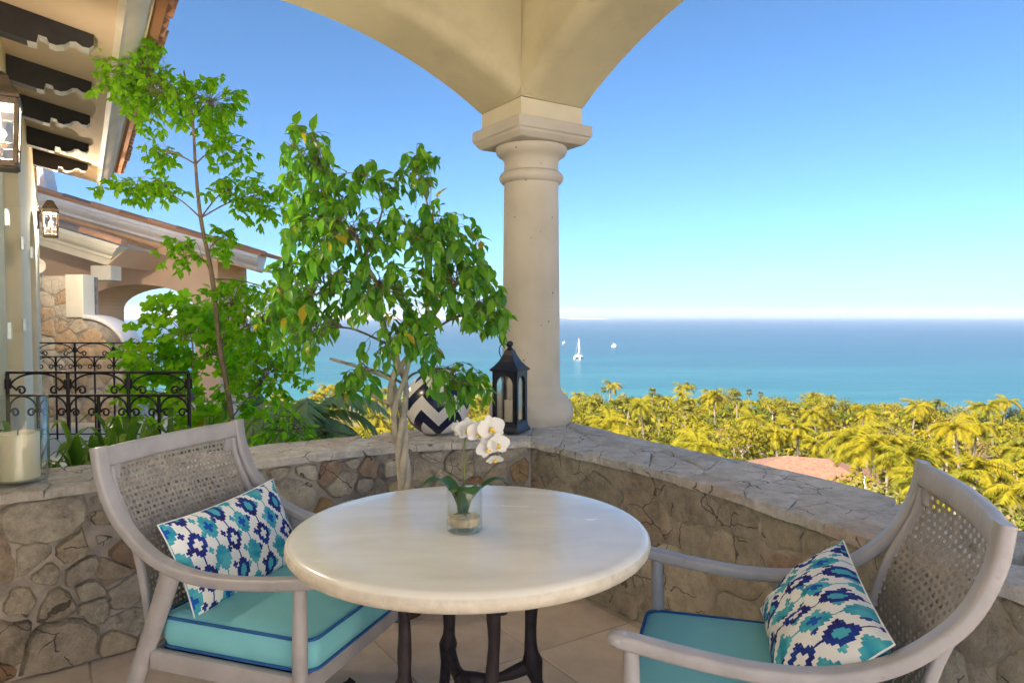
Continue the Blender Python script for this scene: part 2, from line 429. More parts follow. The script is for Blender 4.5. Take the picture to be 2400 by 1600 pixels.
def water_mat():
    m, nt, b = nodes('sea_water')
    g = nt.nodes.new('ShaderNodeNewGeometry'); sp = nt.nodes.new('ShaderNodeSeparateXYZ'); nt.links.new(g.outputs['Position'], sp.inputs[0])
    x, y = Ex(nt, sp.outputs[0]), Ex(nt, sp.outputs[1])
    mp = nt.nodes.new('ShaderNodeMapping'); mp.inputs['Scale'].default_value = (0.0011, 0.0032, 1); nt.links.new(g.outputs['Position'], mp.inputs[0])
    n = tex(nt, 'Noise', 1.0, mp.outputs[0], Detail=7.0, Roughness=0.6, Distortion=0.4)
    d = ((y + x * 0.45) / 1500.0) + (Ex(nt, n.outputs[0]) - 0.5) * 0.28
    # sandy shallows near the shore, deep water beyond: the sea bed showing through
    c = ramp(nt, d.k, [(0.08, (0.014, 0.088, 0.088)), (0.24, (0.011, 0.060, 0.070)), (0.55, (0.010, 0.040, 0.058)), (1.0, (0.010, 0.032, 0.052))])
    mp3 = nt.nodes.new('ShaderNodeMapping'); mp3.inputs['Scale'].default_value = (0.0025, 0.022, 1); mp3.inputs['Rotation'].default_value = (0, 0, 0.12); nt.links.new(g.outputs['Position'], mp3.inputs[0])
    st = tex(nt, 'Noise', 1.0, mp3.outputs[0], Detail=9.0, Roughness=0.7)          # slicks and wind streaks
    c = mixc(nt, ramp(nt, st.outputs[0], [(0.46, (0, 0, 0)), (0.68, (0.75,) * 3)]), c, mixc(nt, 1.0, c, (2.0, 1.55, 1.4), 'MULTIPLY'))
    nt.links.new(c, b.inputs['Base Color']); b.inputs['Roughness'].default_value = 0.3
    b.inputs['IOR'].default_value = 1.33; b.inputs['Specular IOR Level'].default_value = 0.3
    mp2 = nt.nodes.new('ShaderNodeMapping'); mp2.inputs['Scale'].default_value = (0.05, 0.14, 1); nt.links.new(g.outputs['Position'], mp2.inputs[0])
    w1 = tex(nt, 'Noise', 1.0, mp2.outputs[0], Detail=8.0, Roughness=0.7); bump(nt, b, w1.outputs[0], 0.5, 2.0)
    return m
M['water'] = water_mat()

def ground_mat():
    m, nt, b = nodes('hillside_earth'); co = coord(nt)
    n = tex(nt, 'Noise', 0.08, co, Detail=8.0, Roughness=0.7)
    c = ramp(nt, n.outputs[0], [(0.35, (0.07, 0.075, 0.02)), (0.5, (0.09, 0.07, 0.025)), (0.65, (0.18, 0.10, 0.05))])
    nt.links.new(c, b.inputs['Base Color']); b.inputs['Roughness'].default_value = 0.95
    n3 = tex(nt, 'Noise', 1.5, co, Detail=8.0); bump(nt, b, n3.outputs[0], 0.8, 0.4)
    return m
M['ground'] = ground_mat()

def tile_mat(name, a, bcol):
    m, nt, b = nodes(name); co = coord(nt); oi = nt.nodes.new('ShaderNodeObjectInfo')
    c = ramp(nt, oi.outputs['Random'], [(0, a), (1, bcol)])
    n = tex(nt, 'Noise', 7.0, co, Detail=8.0, Roughness=0.65)
    c = mixc(nt, ramp(nt, n.outputs[0], [(0.35, (0, 0, 0)), (0.75, (0.5,) * 3)]), c, mixc(nt, 1.0, c, (0.55, 0.5, 0.46), 'MULTIPLY'))
    nt.links.new(c, b.inputs['Base Color']); b.inputs['Roughness'].default_value = 0.7
    n3 = tex(nt, 'Noise', 40.0, co, Detail=6.0); bump(nt, b, n3.outputs[0], 0.2, 0.006)
    return m
M['floor_tile'] = tile_mat('floor_tile_stone', (0.68, 0.57, 0.49), (0.76, 0.65, 0.56))
M['roof_tile'] = tile_mat('clay_roof_tile', (0.50, 0.23, 0.12), (0.30, 0.20, 0.15))
M['orange_tile'] = plain('pale_clay_tile', (0.66, 0.34, 0.19), 0.8, var=0.12, bs=0.15)
M['grey_tile'] = plain('weathered_clay_tile', (0.26, 0.20, 0.165), 0.8, var=0.15, bs=0.15)
M['grout'] = plain('grout', (0.50, 0.42, 0.33), 0.9, var=0.1)
LSTONE = [(0.0, (0.70, 0.62, 0.49)), (0.22, (0.84, 0.77, 0.64)), (0.45, (0.62, 0.54, 0.43)), (0.62, (0.80, 0.74, 0.63)), (0.80, (0.68, 0.50, 0.28)), (0.92, (0.50, 0.31, 0.20)), (1.0, (0.74, 0.66, 0.54))]
RSTONE = [(0.0, (0.56, 0.49, 0.37)), (0.3, (0.74, 0.66, 0.51)), (0.55, (0.50, 0.44, 0.35)), (0.75, (0.67, 0.58, 0.44)), (0.90, (0.55, 0.40, 0.30)), (1.0, (0.64, 0.56, 0.45))]
M['lstone'] = stonemat('rubble_stone', LSTONE, bs=1.0, grime=0.75)
M['rstone'] = stonemat('brown_rubble_stone', RSTONE, bs=0.85, grime=0.6)
M['capstone'] = stonemat('flagstone', [(0, (0.82, 0.77, 0.70)), (0.5, (0.88, 0.83, 0.77)), (0.85, (0.76, 0.70, 0.63)), (1, (0.76, 0.60, 0.47))], bs=0.8, grime=0.25)
M['farstone'] = stonemat('pale_rubble_stone', [(0, (0.70, 0.60, 0.47)), (0.4, (0.76, 0.68, 0.55)), (0.7, (0.64, 0.52, 0.38)), (1, (0.70, 0.48, 0.29))], bs=0.3, grime=0.2)
M['ficus_leaf'] = leafmat('ficus_leaf', [(0.09, 0.26, 0.035), (0.15, 0.36, 0.035), (0.24, 0.46, 0.035), (0.09, 0.28, 0.06), (0.19, 0.40, 0.035)], 0.5, 0.34, yellow=(0.50, 0.36, 0.03))
M['bright_leaf'] = leafmat('bright_leaf', [(0.28, 0.50, 0.025), (0.36, 0.60, 0.03), (0.20, 0.42, 0.03)], 0.62, 0.5)
M['shrub_leaf'] = leafmat('shrub_leaf', [(0.26, 0.52, 0.025), (0.36, 0.62, 0.025), (0.17, 0.40, 0.025)], 0.58, 0.5, yellow=(0.5, 0.4, 0.02))
M['strap_leaf'] = leafmat('strap_leaf', [(0.07, 0.17, 0.03), (0.13, 0.26, 0.035), (0.24, 0.36, 0.04)], 0.42, 0.35)
M['palm_leaf'] = leafmat('palm_frond', [(0.19, 0.15, 0.005), (0.07, 0.085, 0.010), (0.17, 0.14, 0.005), (0.20, 0.145, 0.005), (0.10, 0.11, 0.008), (0.21, 0.155, 0.006), (0.14, 0.13, 0.006)], 0.35, 0.8, spec=0.1, iw=0.3)
M['fan_leaf'] = leafmat('fan_frond', [(0.17, 0.14, 0.010), (0.07, 0.075, 0.012), (0.14, 0.12, 0.010)], 0.3, 0.8, spec=0.1, iw=0.3)
M['tree_leaf'] = leafmat('tree_leaf', [(0.16, 0.135, 0.006), (0.06, 0.075, 0.010), (0.20, 0.155, 0.006), (0.11, 0.115, 0.008), (0.20, 0.145, 0.006), (0.13, 0.12, 0.012)], 0.35, 0.8, spec=0.1, iw=0.3)
M['dark_tree_leaf'] = leafmat('dark_tree_leaf', [(0.05, 0.07, 0.008), (0.10, 0.105, 0.008), (0.04, 0.055, 0.008)], 0.3, 0.8, spec=0.1, iw=0.3)
M['olive_tree_leaf'] = leafmat('olive_tree_leaf', [(0.16, 0.14, 0.04), (0.11, 0.105, 0.03), (0.20, 0.13, 0.05)], 0.3, 0.8, spec=0.1, iw=0.3)
M['undergrowth_leaf'] = leafmat('undergrowth_leaf', [(0.15, 0.13, 0.006), (0.06, 0.07, 0.008), (0.18, 0.14, 0.006), (0.09, 0.09, 0.008)], 0.35, 0.8, spec=0.1)
M['grey_palm_leaf'] = leafmat('grey_palm_frond', [(0.26, 0.34, 0.15), (0.34, 0.42, 0.19), (0.22, 0.30, 0.12)], 0.4, 0.6)
M['orchid_leaf'] = leafmat('orchid_leaf', [(0.03, 0.10, 0.03), (0.05, 0.13, 0.035)], 0.15, 0.3)
M['stem'] = plain('orchid_stem', (0.14, 0.17, 0.03), 0.5, bs=0)
M['petal'] = leafmat('orchid_petal', [(0.82, 0.80, 0.76), (0.86, 0.84, 0.80)], 0.3, 0.6, tcol=(1, 1, 0.95))
M['lip'] = plain('orchid_lip', (0.75, 0.50, 0.06), 0.5, bs=0)
M['sand'] = plain('sand', (0.55, 0.44, 0.29), 0.9, var=0.3, scale=60, bs=0.5, bscale=150)
M['hill'] = plain('far_hills', (0.22, 0.18, 0.13), 0.95, var=0.3, scale=0.002, bs=0)
M['beach'] = plain('beach_sand', (0.20, 0.17, 0.13), 0.95, var=0.1, bs=0)
M['white'] = plain('white_gelcoat', (0.82, 0.82, 0.80), 0.35, var=0.03, bs=0)
M['dark_window'] = plain('dark_window', (0.02, 0.025, 0.03), 0.15, bs=0)
M['silver'] = plain('mast_metal', (0.75, 0.75, 0.75), 0.4, metal=0.2, bs=0)
M['canvas'] = plain('white_canvas', (0.85, 0.85, 0.82), 0.8, bs=0)
M['tan_wall'] = plain('tan_house_wall', (0.24, 0.15, 0.09), 0.9, var=0.1, scale=0.5, bs=0)
M['slope_roof'] = plain('sunlit_clay_roof', (0.13, 0.062, 0.034), 0.85, var=0.35, scale=3.0, bs=1.0, bscale=5)
M['clay_roof'] = plain('clay_roof', (0.52, 0.25, 0.13), 0.85, var=0.15, scale=1.0, bs=0.3, bscale=6)
M['steel'] = plain('glass_clamp', (0.62, 0.72, 0.74), 0.3, metal=0.2, bs=0)
M['door_glass'] = plain('door_glass', (0.10, 0.14, 0.17), 0.05, var=0.1, bs=0, spec=0.8)
M['door_frame'] = plain('door_frame', (0.55, 0.52, 0.46), 0.5, bs=0.05)
def emit(name, col, s):
    m, nt, b = nodes(name); b.inputs['Base Color'].default_value = (*col, 1)
    b.inputs['Emission Color'].default_value = (*col, 1); b.inputs['Emission Strength'].default_value = s; return m
M['bulb'] = emit('lit_bulb', (1.0, 0.36, 0.08), 0.35)

# ------------------------------------------------------------------ 2-D cells for masonry
def clip(poly, nx, ny, d):
    """keep the side nx*x+ny*y <= d"""
    out = []; n = len(poly)
    for i in range(n):
        a, b = poly[i], poly[(i + 1) % n]
        da, db = nx * a[0] + ny * a[1] - d, nx * b[0] + ny * b[1] - d
        if da <= 0: out.append(a)
        if (da < 0 < db) or (db < 0 < da):
            t = da / (da - db); out.append((a[0] + (b[0] - a[0]) * t, a[1] + (b[1] - a[1]) * t))
    return out

def cells(pts, bounds, weight=None):
    res = []
    for i, p in enumerate(pts):
        poly = list(bounds)
        near = sorted(range(len(pts)), key=lambda j: (pts[j][0] - p[0]) ** 2 + (pts[j][1] - p[1]) ** 2)[1:26]
        for j in near:
            q = pts[j]; nx, ny = q[0] - p[0], q[1] - p[1]
            wq = 0.5 + ((weight[i] - weight[j]) * 0.5 if weight else 0)
            mx, my = p[0] + nx * wq, p[1] + ny * wq
            poly = clip(poly, nx, ny, nx * mx + ny * my)
            if len(poly) < 3: break
        if len(poly) >= 3: res.append((i, poly))
    return res

def shrink(poly, g):
    n = len(poly); area = sum(poly[i][0] * poly[(i + 1) % n][1] - poly[(i + 1) % n][0] * poly[i][1] for i in range(n))
    if area < 0: poly = poly[::-1]
    out = list(poly)
    for i in range(n):
        a, b = poly[i], poly[(i + 1) % n]; ex, ey = b[0] - a[0], b[1] - a[1]; l = math.hypot(ex, ey)
        if l < 1e-6: continue
        nx, ny = ey / l, -ex / l
        out = clip(out, nx, ny, nx * a[0] + ny * a[1] - g)
        if len(out) < 3: return []
    return out

def chaikin(poly, k=1, q=0.25):
    for _ in range(k):
        o = []; n = len(poly)
        for i in range(n):
            a, b = poly[i], poly[(i + 1) % n]
            o.append((a[0] + (b[0] - a[0]) * q, a[1] + (b[1] - a[1]) * q)); o.append((a[0] + (b[0] - a[0]) * (1 - q), a[1] + (b[1] - a[1]) * (1 - q)))
        poly = o
    return poly

def roughen(p, step, amp):
    out = []; n = len(p); sd = random.random() * 40
    for i in range(n):
        a, b = p[i], p[(i + 1) % n]; l = math.hypot(b[0] - a[0], b[1] - a[1]); m = max(1, min(5, round(l / step)))
        for k in range(m):
            t = k / m; x, y = a[0] + (b[0] - a[0]) * t, a[1] + (b[1] - a[1]) * t
            out.append((x + amp * noise.noise(Vector((x * 40, y * 40, sd))), y + amp * noise.noise(Vector((x * 40, y * 40, sd + 9)))))
    return out

def pieces(name, pts, bounds, fmap, mat, parent, gap=(0.006, 0.014, 1), proud=(0.008, 0.022), rnd=1, weight=None, base=-0.012, rough=0.006, minsize=0.02, keep=None, edge=0.009, tilt=0.05):
    """one object for each stone; fmap(a, b, h) -> 3-D"""
    out = []
    for i, poly in cells(pts, bounds, weight):
        if keep and not keep(pts[i]): continue
        p = shrink(poly, gap[0] + (gap[1] - gap[0]) * random.random() ** gap[2])
        if len(p) < 3: continue
        cx = sum(a for a, b in p) / len(p); cy = sum(b for a, b in p) / len(p)
        if max(math.hypot(a - cx, b - cy) for a, b in p) < minsize: continue
        p = chaikin(p, rnd, 0.18)
        p = roughen(p, 0.035, edge)
        n = len(p); h = random.uniform(*proud); mb = MB(); vs = []; seed = random.random() * 50
        tiltx, tilty = random.uniform(-tilt, tilt), random.uniform(-tilt, tilt)
        def hh(a, b, f):
            return h * f + (a - cx) * tiltx + (b - cy) * tilty + rough * noise.noise(Vector((a * 14 + seed, b * 14, seed)))
        rings = [(1.0, None), (1.0, 0.45), (0.90, 0.93), (0.55, 1.02)]
        for sc, f in rings:
            for a, b in p:
                jit = 1 + (0.05 * noise.noise(Vector((a * 25, b * 25, seed))) if f else 0.03)
                qa, qb = cx + (a - cx) * sc * jit, cy + (b - cy) * sc * jit
                vs.append(fmap(qa, qb, base if f is None else hh(qa, qb, f)))
        vs.append(fmap(cx, cy, hh(cx, cy, 1.04)))
        fs = []
        for r in range(len(rings) - 1):
            for k in range(n):
                k2 = (k + 1) % n; fs.append((r * n + k, r * n + k2, (r + 1) * n + k2, (r + 1) * n + k))
        m = (len(rings) - 1) * n
        for k in range(n): fs.append((m + k, m + (k + 1) % n, 4 * n))
        mb.add(vs, fs)
        o = mb.build(name, mat, parent, smooth=38); out.append(o)
    return out

def darts(L, Hh, radii, tries=4000):
    """random centres with unequal spacing: big and small stones mixed"""
    pts = []; rs = []
    for k in range(tries):
        r = random.choice(radii) * (1.0 if k < tries * 0.5 else 0.7); p = (random.uniform(0, L), random.uniform(0, Hh))
        if all((p[0] - q[0]) ** 2 + ((p[1] - q[1]) * 1.35) ** 2 > (r + s_) ** 2 for q, s_ in zip(pts, rs)): pts.append(p); rs.append(r)
    mx = max(rs); return pts, [(r - mx * 0.6) * 3.0 for r in rs]

def jitter_grid(L, Hh, sx, sy, j=0.36, stagger=True):
    pts = []; ny = max(1, round(Hh / sy))
    for r in range(ny):
        y = (r + 0.5) * Hh / ny; nx = max(1, round(L / (sx * random.uniform(0.85, 1.2))))
        for k in range(nx):
            pts.append(((k + (0.5 if stagger and r % 2 else 0.0) + 0.25 + random.uniform(-j, j)) * L / nx, y + random.uniform(-j, j) * Hh / ny))
    return [p for p in pts if -0.02 < p[0] < L + 0.02]
# ------------------------------------------------------------------ terrain, sea, far coast
SEA = -32.6
PROF = [(0, -1.6), (4.5, -1.9), (7, -3.4), (15, -6.0), (40, -11.5), (72, -17.0), (120, -20.0), (190, -23.8), (215, -27.0), (240, -33.5), (300, -36.0), (420, -40)]
def ground_z(x, y):
    r = math.hypot(x, y)
    for (a, za), (b, zb) in zip(PROF, PROF[1:]):
        if r <= b: z = za + (zb - za) * (r - a) / (b - a); break
    else: z = -40
    z += 0.9 * noise.noise(Vector((x * 0.03, y * 0.03, 3.3))) * min(1, r / 40)
    # level garden beside the houses on the left, and the plateau behind
    k = max(0.0, min(1.0, (-x - 0.5 - 0.10 * y) / 3.5)) * max(0.0, min(1.0, (24 - y) / 8.0))
    kb = max(0.0, min(1.0, (-y - 1.0) / 4.0))
    k = max(k, kb)
    z = z * (1 - k) + (-0.25) * k
    t = max(0.0, min(1.0, (-y - 9.0) / 36.0)); t = t * t * (3 - 2 * t)          # the hill goes on rising behind the house
    return z + 4.0 * t
mb = MB(); NA = 128
RAD = [0.0, 1.5, 3, 4, 5, 6, 7, 8, 9, 10, 12, 14, 17, 20, 24, 28, 33, 40, 48, 58, 70, 85, 100, 120, 140, 165, 190, 215, 240, 270, 320, 420]
vs = [(0, 0, ground_z(0, 0))]; fs = []
for r in RAD[1:]:
    for k in range(NA):
        a = 2 * math.pi * k / NA; x, y = r * math.sin(a), r * math.cos(a); vs.append((x, y, ground_z(x, y)))
for k in range(NA): fs.append((0, 1 + (k + 1) % NA, 1 + k))
for i in range(len(RAD) - 2):
    for k in range(NA):
        k2 = (k + 1) % NA; fs.append((1 + i * NA + k, 1 + i * NA + k2, 1 + (i + 1) * NA + k2, 1 + (i + 1) * NA + k))
mb.add(vs, fs); tag(mb.build('hillside_ground', M['ground'], smooth=180), kind='structure')

mb = MB()
S = 45000.0
mb.quad((-S, 60, SEA), (S, 60, SEA), (S, S, SEA), (-S, S, SEA))
tag(mb.build('sea', M['water']), kind='structure')

# far low hills across the bay on the left, ending in a sandy spit
def range_of(name, y, x0, x1, hf, mat, depth, n=120):
    mb = MB(); vs = []; fs = []
    for i in range(n + 1):
        t = i / n; x = x0 + (x1 - x0) * t; h = hf(t, x)
        for j, (dy, k) in enumerate(((0, 0.0), (depth * 0.25, 0.55), (depth * 0.6, 1.0), (depth, 0.0))):
            vs.append((x, y + dy + 200 * noise.noise(Vector((x * 0.0015, j, 0))), SEA - 2 + (h + 2) * k * (1 + 0.25 * noise.noise(Vector((x * 0.003, j * 3.1, 1))))))
    for i in range(n):
        for j in range(3): a = i * 4 + j; fs.append((a, a + 4, a + 5, a + 1))
    mb.add(vs, fs); return tag(mb.build(name, mat, smooth=180), kind='structure')
def hill_h(t, x): return (30 + 95 * (0.5 + 0.5 * noise.noise(Vector((x * 0.0009, 5, 0)))) + 35 * noise.noise(Vector((x * 0.004, 9, 0)))) * max(0.02, (1 - t) ** 0.8)
range_of('hills', 6500, -7500, 900, hill_h, M['hill'], 1500)
range_of('sand_spit', 6300, -2500, 860, lambda t, x: 5 + 9 * (1 - t), M['beach'], 180, 60)

# ------------------------------------------------------------------ terrace: floor tiles
PF = Vector((0.054, 4.218)); ANG = R(33)
DR = Vector((math.cos(ANG), math.sin(ANG))); DL = Vector((-math.sin(ANG), math.cos(ANG)))   # axes of the loggia
INL = [(0.105, 3.84), (-0.25, 3.80), (-0.56, 3.70), (-1.0, 3.44), (-1.64, 2.91), (-1.95, 2.66), (-2.2, 2.46)]
OUL = [(0.15, 4.95), (-0.27, 4.42), (-0.70, 4.07), (-1.2, 3.74), (-1.78, 3.30), (-2.06, 3.10), (-2.32, 2.90)]
INR = [(0.105, 3.84), (0.37, 3.48), (0.63, 3.13), (0.92, 2.58), (1.08, 2.18), (1.27, 1.75), (1.5, 1.2), (1.75, 0.6)]
OUR = [(0.15, 4.95), (0.56, 4.12), (0.90, 3.52), (1.25, 2.98), (1.43, 2.55), (1.64, 2.10), (1.9, 1.5), (2.15, 0.85)]
def v3(p, z=0.0): return Vector((p[0], p[1], z))
floor_poly = [(-0.6, -4.0), (3.4, -4.0), (2.3, 0.2), (2.15, 0.85), (1.9, 1.5), (1.64, 2.1), (1.25, 2.98), (0.56, 4.12), (0.15, 4.95), (-0.27, 4.42), (-0.7, 4.07), (-1.78, 3.3), (-2.5, 2.7), (-2.5, 1.5)]
mb = MB(); mb.prism(floor_poly, -2.2, -0.004, lambda a, b, d: (a, b, d))
floor = tag(mb.build('terrace_floor', M['grout']), kind='structure')
def inside(p, poly):
    c = False; n = len(poly)
    for i in range(n):
        a, b = poly[i], poly[(i + 1) % n]
        if (a[1] > p[1]) != (b[1] > p[1]) and p[0] < (b[0] - a[0]) * (p[1] - a[1]) / (b[1] - a[1]) + a[0]: c = not c
    return c
TS = 0.52
mb = MB()
sec = TS / 2 - 0.004
mb.add([(-sec, -sec, -0.02), (sec, -sec, -0.02), (sec, sec, -0.02), (-sec, sec, -0.02), (-sec, -sec, -0.003), (sec, -sec, -0.003), (sec, sec, -0.003), (-sec, sec, -0.003),
        (-sec + .004, -sec + .004, 0), (sec - .004, -sec + .004, 0), (sec - .004, sec - .004, 0), (-sec + .004, sec - .004, 0)],
       [(0, 1, 5, 4), (1, 2, 6, 5), (2, 3, 7, 6), (3, 0, 4, 7), (4, 5, 9, 8), (5, 6, 10, 9), (6, 7, 11, 10), (7, 4, 8, 11), (8, 9, 10, 11)])
tile_me = mb.mesh('floor_tile', M['floor_tile'])
for i in range(-16, 10):
    for j in range(-14, 14):
        p = PF + DR * ((i + 0.2) * TS) + DL * ((j + 0.35) * TS)
        cs = [p + DR * a * TS / 2 + DL * b * TS / 2 for a in (-1, 1) for b in (-1, 1)]
        if all(inside(c, floor_poly) for c in cs) and p.y > -2:
            o = obj('floor_tile', tile_me, floor); o.location = (p.x, p.y, random.uniform(-0.0012, 0.0012)); o.rotation_euler = (random.uniform(-.0012, .0012), random.uniform(-.0012, .0012), ANG)

# ------------------------------------------------------------------ low rubble walls with flagstone tops
FACE = 0.69
def low_wall(name, label, inn, out, mat, sx, sy, proud, gap, face_stagger, capsx, mort):
    A = spline([v3(p) for p in inn], 8); B = spline([v3(p) for p in out], 8)
    n = len(A); L = [0.0]
    for i in range(1, n): L.append(L[-1] + (A[i] - A[i - 1]).length)
    tot = L[-1]
    def at(P, s):
        s = min(max(s, 0), tot - 1e-6); i = 0
        while L[i + 1] < s: i += 1
        t = (s - L[i]) / (L[i + 1] - L[i]); return P[i].lerp(P[i + 1], t)
    def nrm(s):
        t = at(A, s + 0.04) - at(A, s - 0.04); t.normalize(); q = Vector((t.y, -t.x, 0))
        return q if q.dot(at(A, s) - at(B, s)) > 0 else -q
    root = thing(name, (A[n // 2].x, A[n // 2].y, 0), label, 'wall')
    mb = MB(); vs = []; fs = []
    for i in range(n):
        a, b = A[i], B[i]
        vs += [(a.x, a.y, -0.05), (a.x, a.y, FACE), (b.x, b.y, FACE), (b.x, b.y, -2.5)]
    for i in range(n - 1):
        for k in range(3): fs.append((i * 4 + k, i * 4 + k + 1, i * 4 + 5 + k, i * 4 + 4 + k))
    fs += [(0, 1, 2, 3), (n * 4 - 4, n * 4 - 3, n * 4 - 2, n * 4 - 1)]
    mb.add(vs, fs); mb.build('core', mort, root)
    def fmap(a, b, h):
        p = at(A, a) + nrm(a) * h; return (p.x, p.y, b)
    pts, wts = darts(tot, FACE, (sx * 0.28, sx * 0.4, sx * 0.55, sx * 0.75))
    pieces('stone', pts, [(0, 0), (tot, 0), (tot, FACE - 0.004), (0, FACE - 0.004)], fmap, mat, root, gap, proud, 1, wts, edge=0.014)
    # top: thin flags, long along the wall
    def cmap(a, b, h):
        s, t = a, b
        p = at(A, s).lerp(at(B, s), t); q = at(A, s) - at(B, s); q.normalize()
        ed = 0.022 * (1 - 2 * t)
        p = p + q * ed + q * 0.02 * noise.noise(Vector((s * 6, t * 4, 7))) * (1 if t < 0.1 or t > 0.9 else 0)
        return (p.x, p.y, FACE + 0.028 + h)
    cw = 0.42
    pts = [(a, b / cw) for a, b in jitter_grid(tot, cw, capsx, 0.115, 0.44)]
    # work in metres so the cells keep their shape
    pm = [(a, b * cw) for a, b in pts]
    pieces('flagstone', pm, [(0, 0), (tot, 0), (tot, cw), (0, cw)], lambda a, b, h: cmap(a, b / cw, h), M['capstone'], root, (0.0003, 0.0022, 1.0), (0.006, 0.011), 0, [random.uniform(-.3, .3) for _ in pm], -0.03, 0.003, edge=0.012, tilt=0.004)
    return root
low_wall('stone_wall', 'low rubble wall of pale and ochre stones behind the left chair', INL, OUL, M['lstone'], 0.18, 0.12, (0.006, 0.042), (0.001, 0.030, 2.2), 0, 0.50, M['mortar'])
low_wall('stone_wall', 'low brown rubble wall with flat flagstone top on the sea side, beside the right chair', INR, OUR, M['rstone'], 0.26, 0.18, (0.002, 0.009), (0.0005, 0.014, 3.0), 0, 0.60, M['rmortar'])

# ------------------------------------------------------------------ column
CX, CY = 0.122, 4.536
col = thing('stone_column', (CX, CY, 0.737), 'pale round stone column with pitted surface at the corner of the wall', 'column')
def lat(name, prof, n=48): return MB().lathe(prof, n, (CX, CY, 0)).build(name, M['column'], col, smooth=50)
bs = [(0.255, 0.735), (0.268, 0.76), (0.272, 0.79), (0.266, 0.825), (0.25, 0.86), (0.228, 0.885), (0.205, 0.905), (0.192, 0.93), (0.186, 0.96)]
lat('base', [(0.05, 0.70), (0.25, 0.70)] + bs)
sh = [(0.184 + 0.001, 0.955)] + [(0.184 - 0.012 * (t ** 1.3), 0.955 + 1.275 * t) for t in [i / 10 for i in range(1, 11)]]
lat('shaft', sh)
lat('astragal', [(0.17, 2.225), (0.186, 2.23), (0.199, 2.245), (0.204, 2.262), (0.199, 2.28), (0.186, 2.294), (0.172, 2.298)])
lat('capital', [(0.165, 2.297), (0.171, 2.30), (0.172, 2.37), (0.178, 2.376), (0.183, 2.384), (0.200, 2.395), (0.218, 2.41), (0.226, 2.43), (0.224, 2.45), (0.2, 2.455)])
def sqring(h, z): return [(CX + a * h * DR.x + b * h * DL.x, CY + a * h * DR.y + b * h * DL.y, z) for a, b in ((-1, -1), (1, -1), (1, 1), (-1, 1))]
mb = MB(); rings = [(0.20, 2.452), (0.235, 2.456), (0.262, 2.488), (0.262, 2.50), (0.274, 2.505), (0.274, 2.57), (0.20, 2.572)]
vs = []; fs = []
for h, z in rings: vs += sqring(h, z)
for i in range(len(rings) - 1):
    for k in range(4): fs.append((i * 4 + k, i * 4 + (k + 1) % 4, i * 4 + 4 + (k + 1) % 4, i * 4 + 4 + k))
fs += [(3, 2, 1, 0), tuple(len(rings) * 4 - 4 + k for k in range(4))]
mb.add(vs, fs); bevel(mb.build('abacus', M['column'], col), 0.006, 2)

# ------------------------------------------------------------------ loggia: arches, ceiling, roof
log = thing('loggia', (0.122, 4.536, 2.573), 'cream plastered loggia corner with two segmental arches over the terrace', 'building')
TH = 0.46; HALF = 1.5; RISE = 0.43; RAD_ = (HALF ** 2 + RISE ** 2) / (2 * RISE); SPR = 2.685; TOPZ = 3.62
pc = PF + (DR + DL) * TH / 2
mb = MB(); bx = [pc + DR * a * (TH / 2 - 0.001) + DL * b * (TH / 2 - 0.001) for a, b in ((-1, -1), (1, -1), (1, 1), (-1, 1))]
mb.add([v3(p, 2.572) for p in bx] + [v3(p, SPR) for p in bx], [(0, 1, 2, 3), (4, 5, 6, 7), (0, 1, 5, 4), (1, 2, 6, 5), (2, 3, 7, 6), (3, 0, 4, 7)])
o = mb.build('impost_block', M['impost'], log); bevel(o, 0.006, 2)
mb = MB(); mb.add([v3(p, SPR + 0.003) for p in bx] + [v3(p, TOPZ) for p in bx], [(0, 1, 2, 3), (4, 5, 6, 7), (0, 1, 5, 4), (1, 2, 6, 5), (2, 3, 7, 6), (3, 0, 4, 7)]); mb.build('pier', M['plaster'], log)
def arch(p0, along, across, name):
    """arch from the pier: p0 = inner corner, soffit TH wide, inner edge rounded"""
    mb = MB(); N = 40; vs = []; fs = []
    sec = [(TH, TOPZ, 1), (TH, 0, 0), (0.10, 0, 0)]
    rr = 0.07
    for k in range(1, 6):
        a = R(90 * k / 5); sec.append((0.10 - 0.10 * math.sin(a), rr * (1 - math.cos(a)) * 1.3, 0))
    sec.append((0.0, TOPZ, 1))
    for i in range(N + 1):
        s = 2 * HALF * i / N; zz = SPR + math.sqrt(RAD_ ** 2 - (s - HALF) ** 2) - (RAD_ - RISE)
        for t, z, ab in sec:
            p = p0 + along * s + across * t; vs.append((p.x, p.y, z if ab else zz + z))
    m = len(sec)
    for i in range(N):
        for k in range(m):
            k2 = (k + 1) % m; fs.append((i * m + k, i * m + k2, (i + 1) * m + k2, (i + 1) * m + k))
    fs += [tuple(range(m)), tuple(N * m + k for k in range(m))]
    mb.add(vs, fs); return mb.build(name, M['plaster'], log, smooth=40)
arch(PF, -DR, DL, 'arch'); arch(PF, -DL, DR, 'arch')
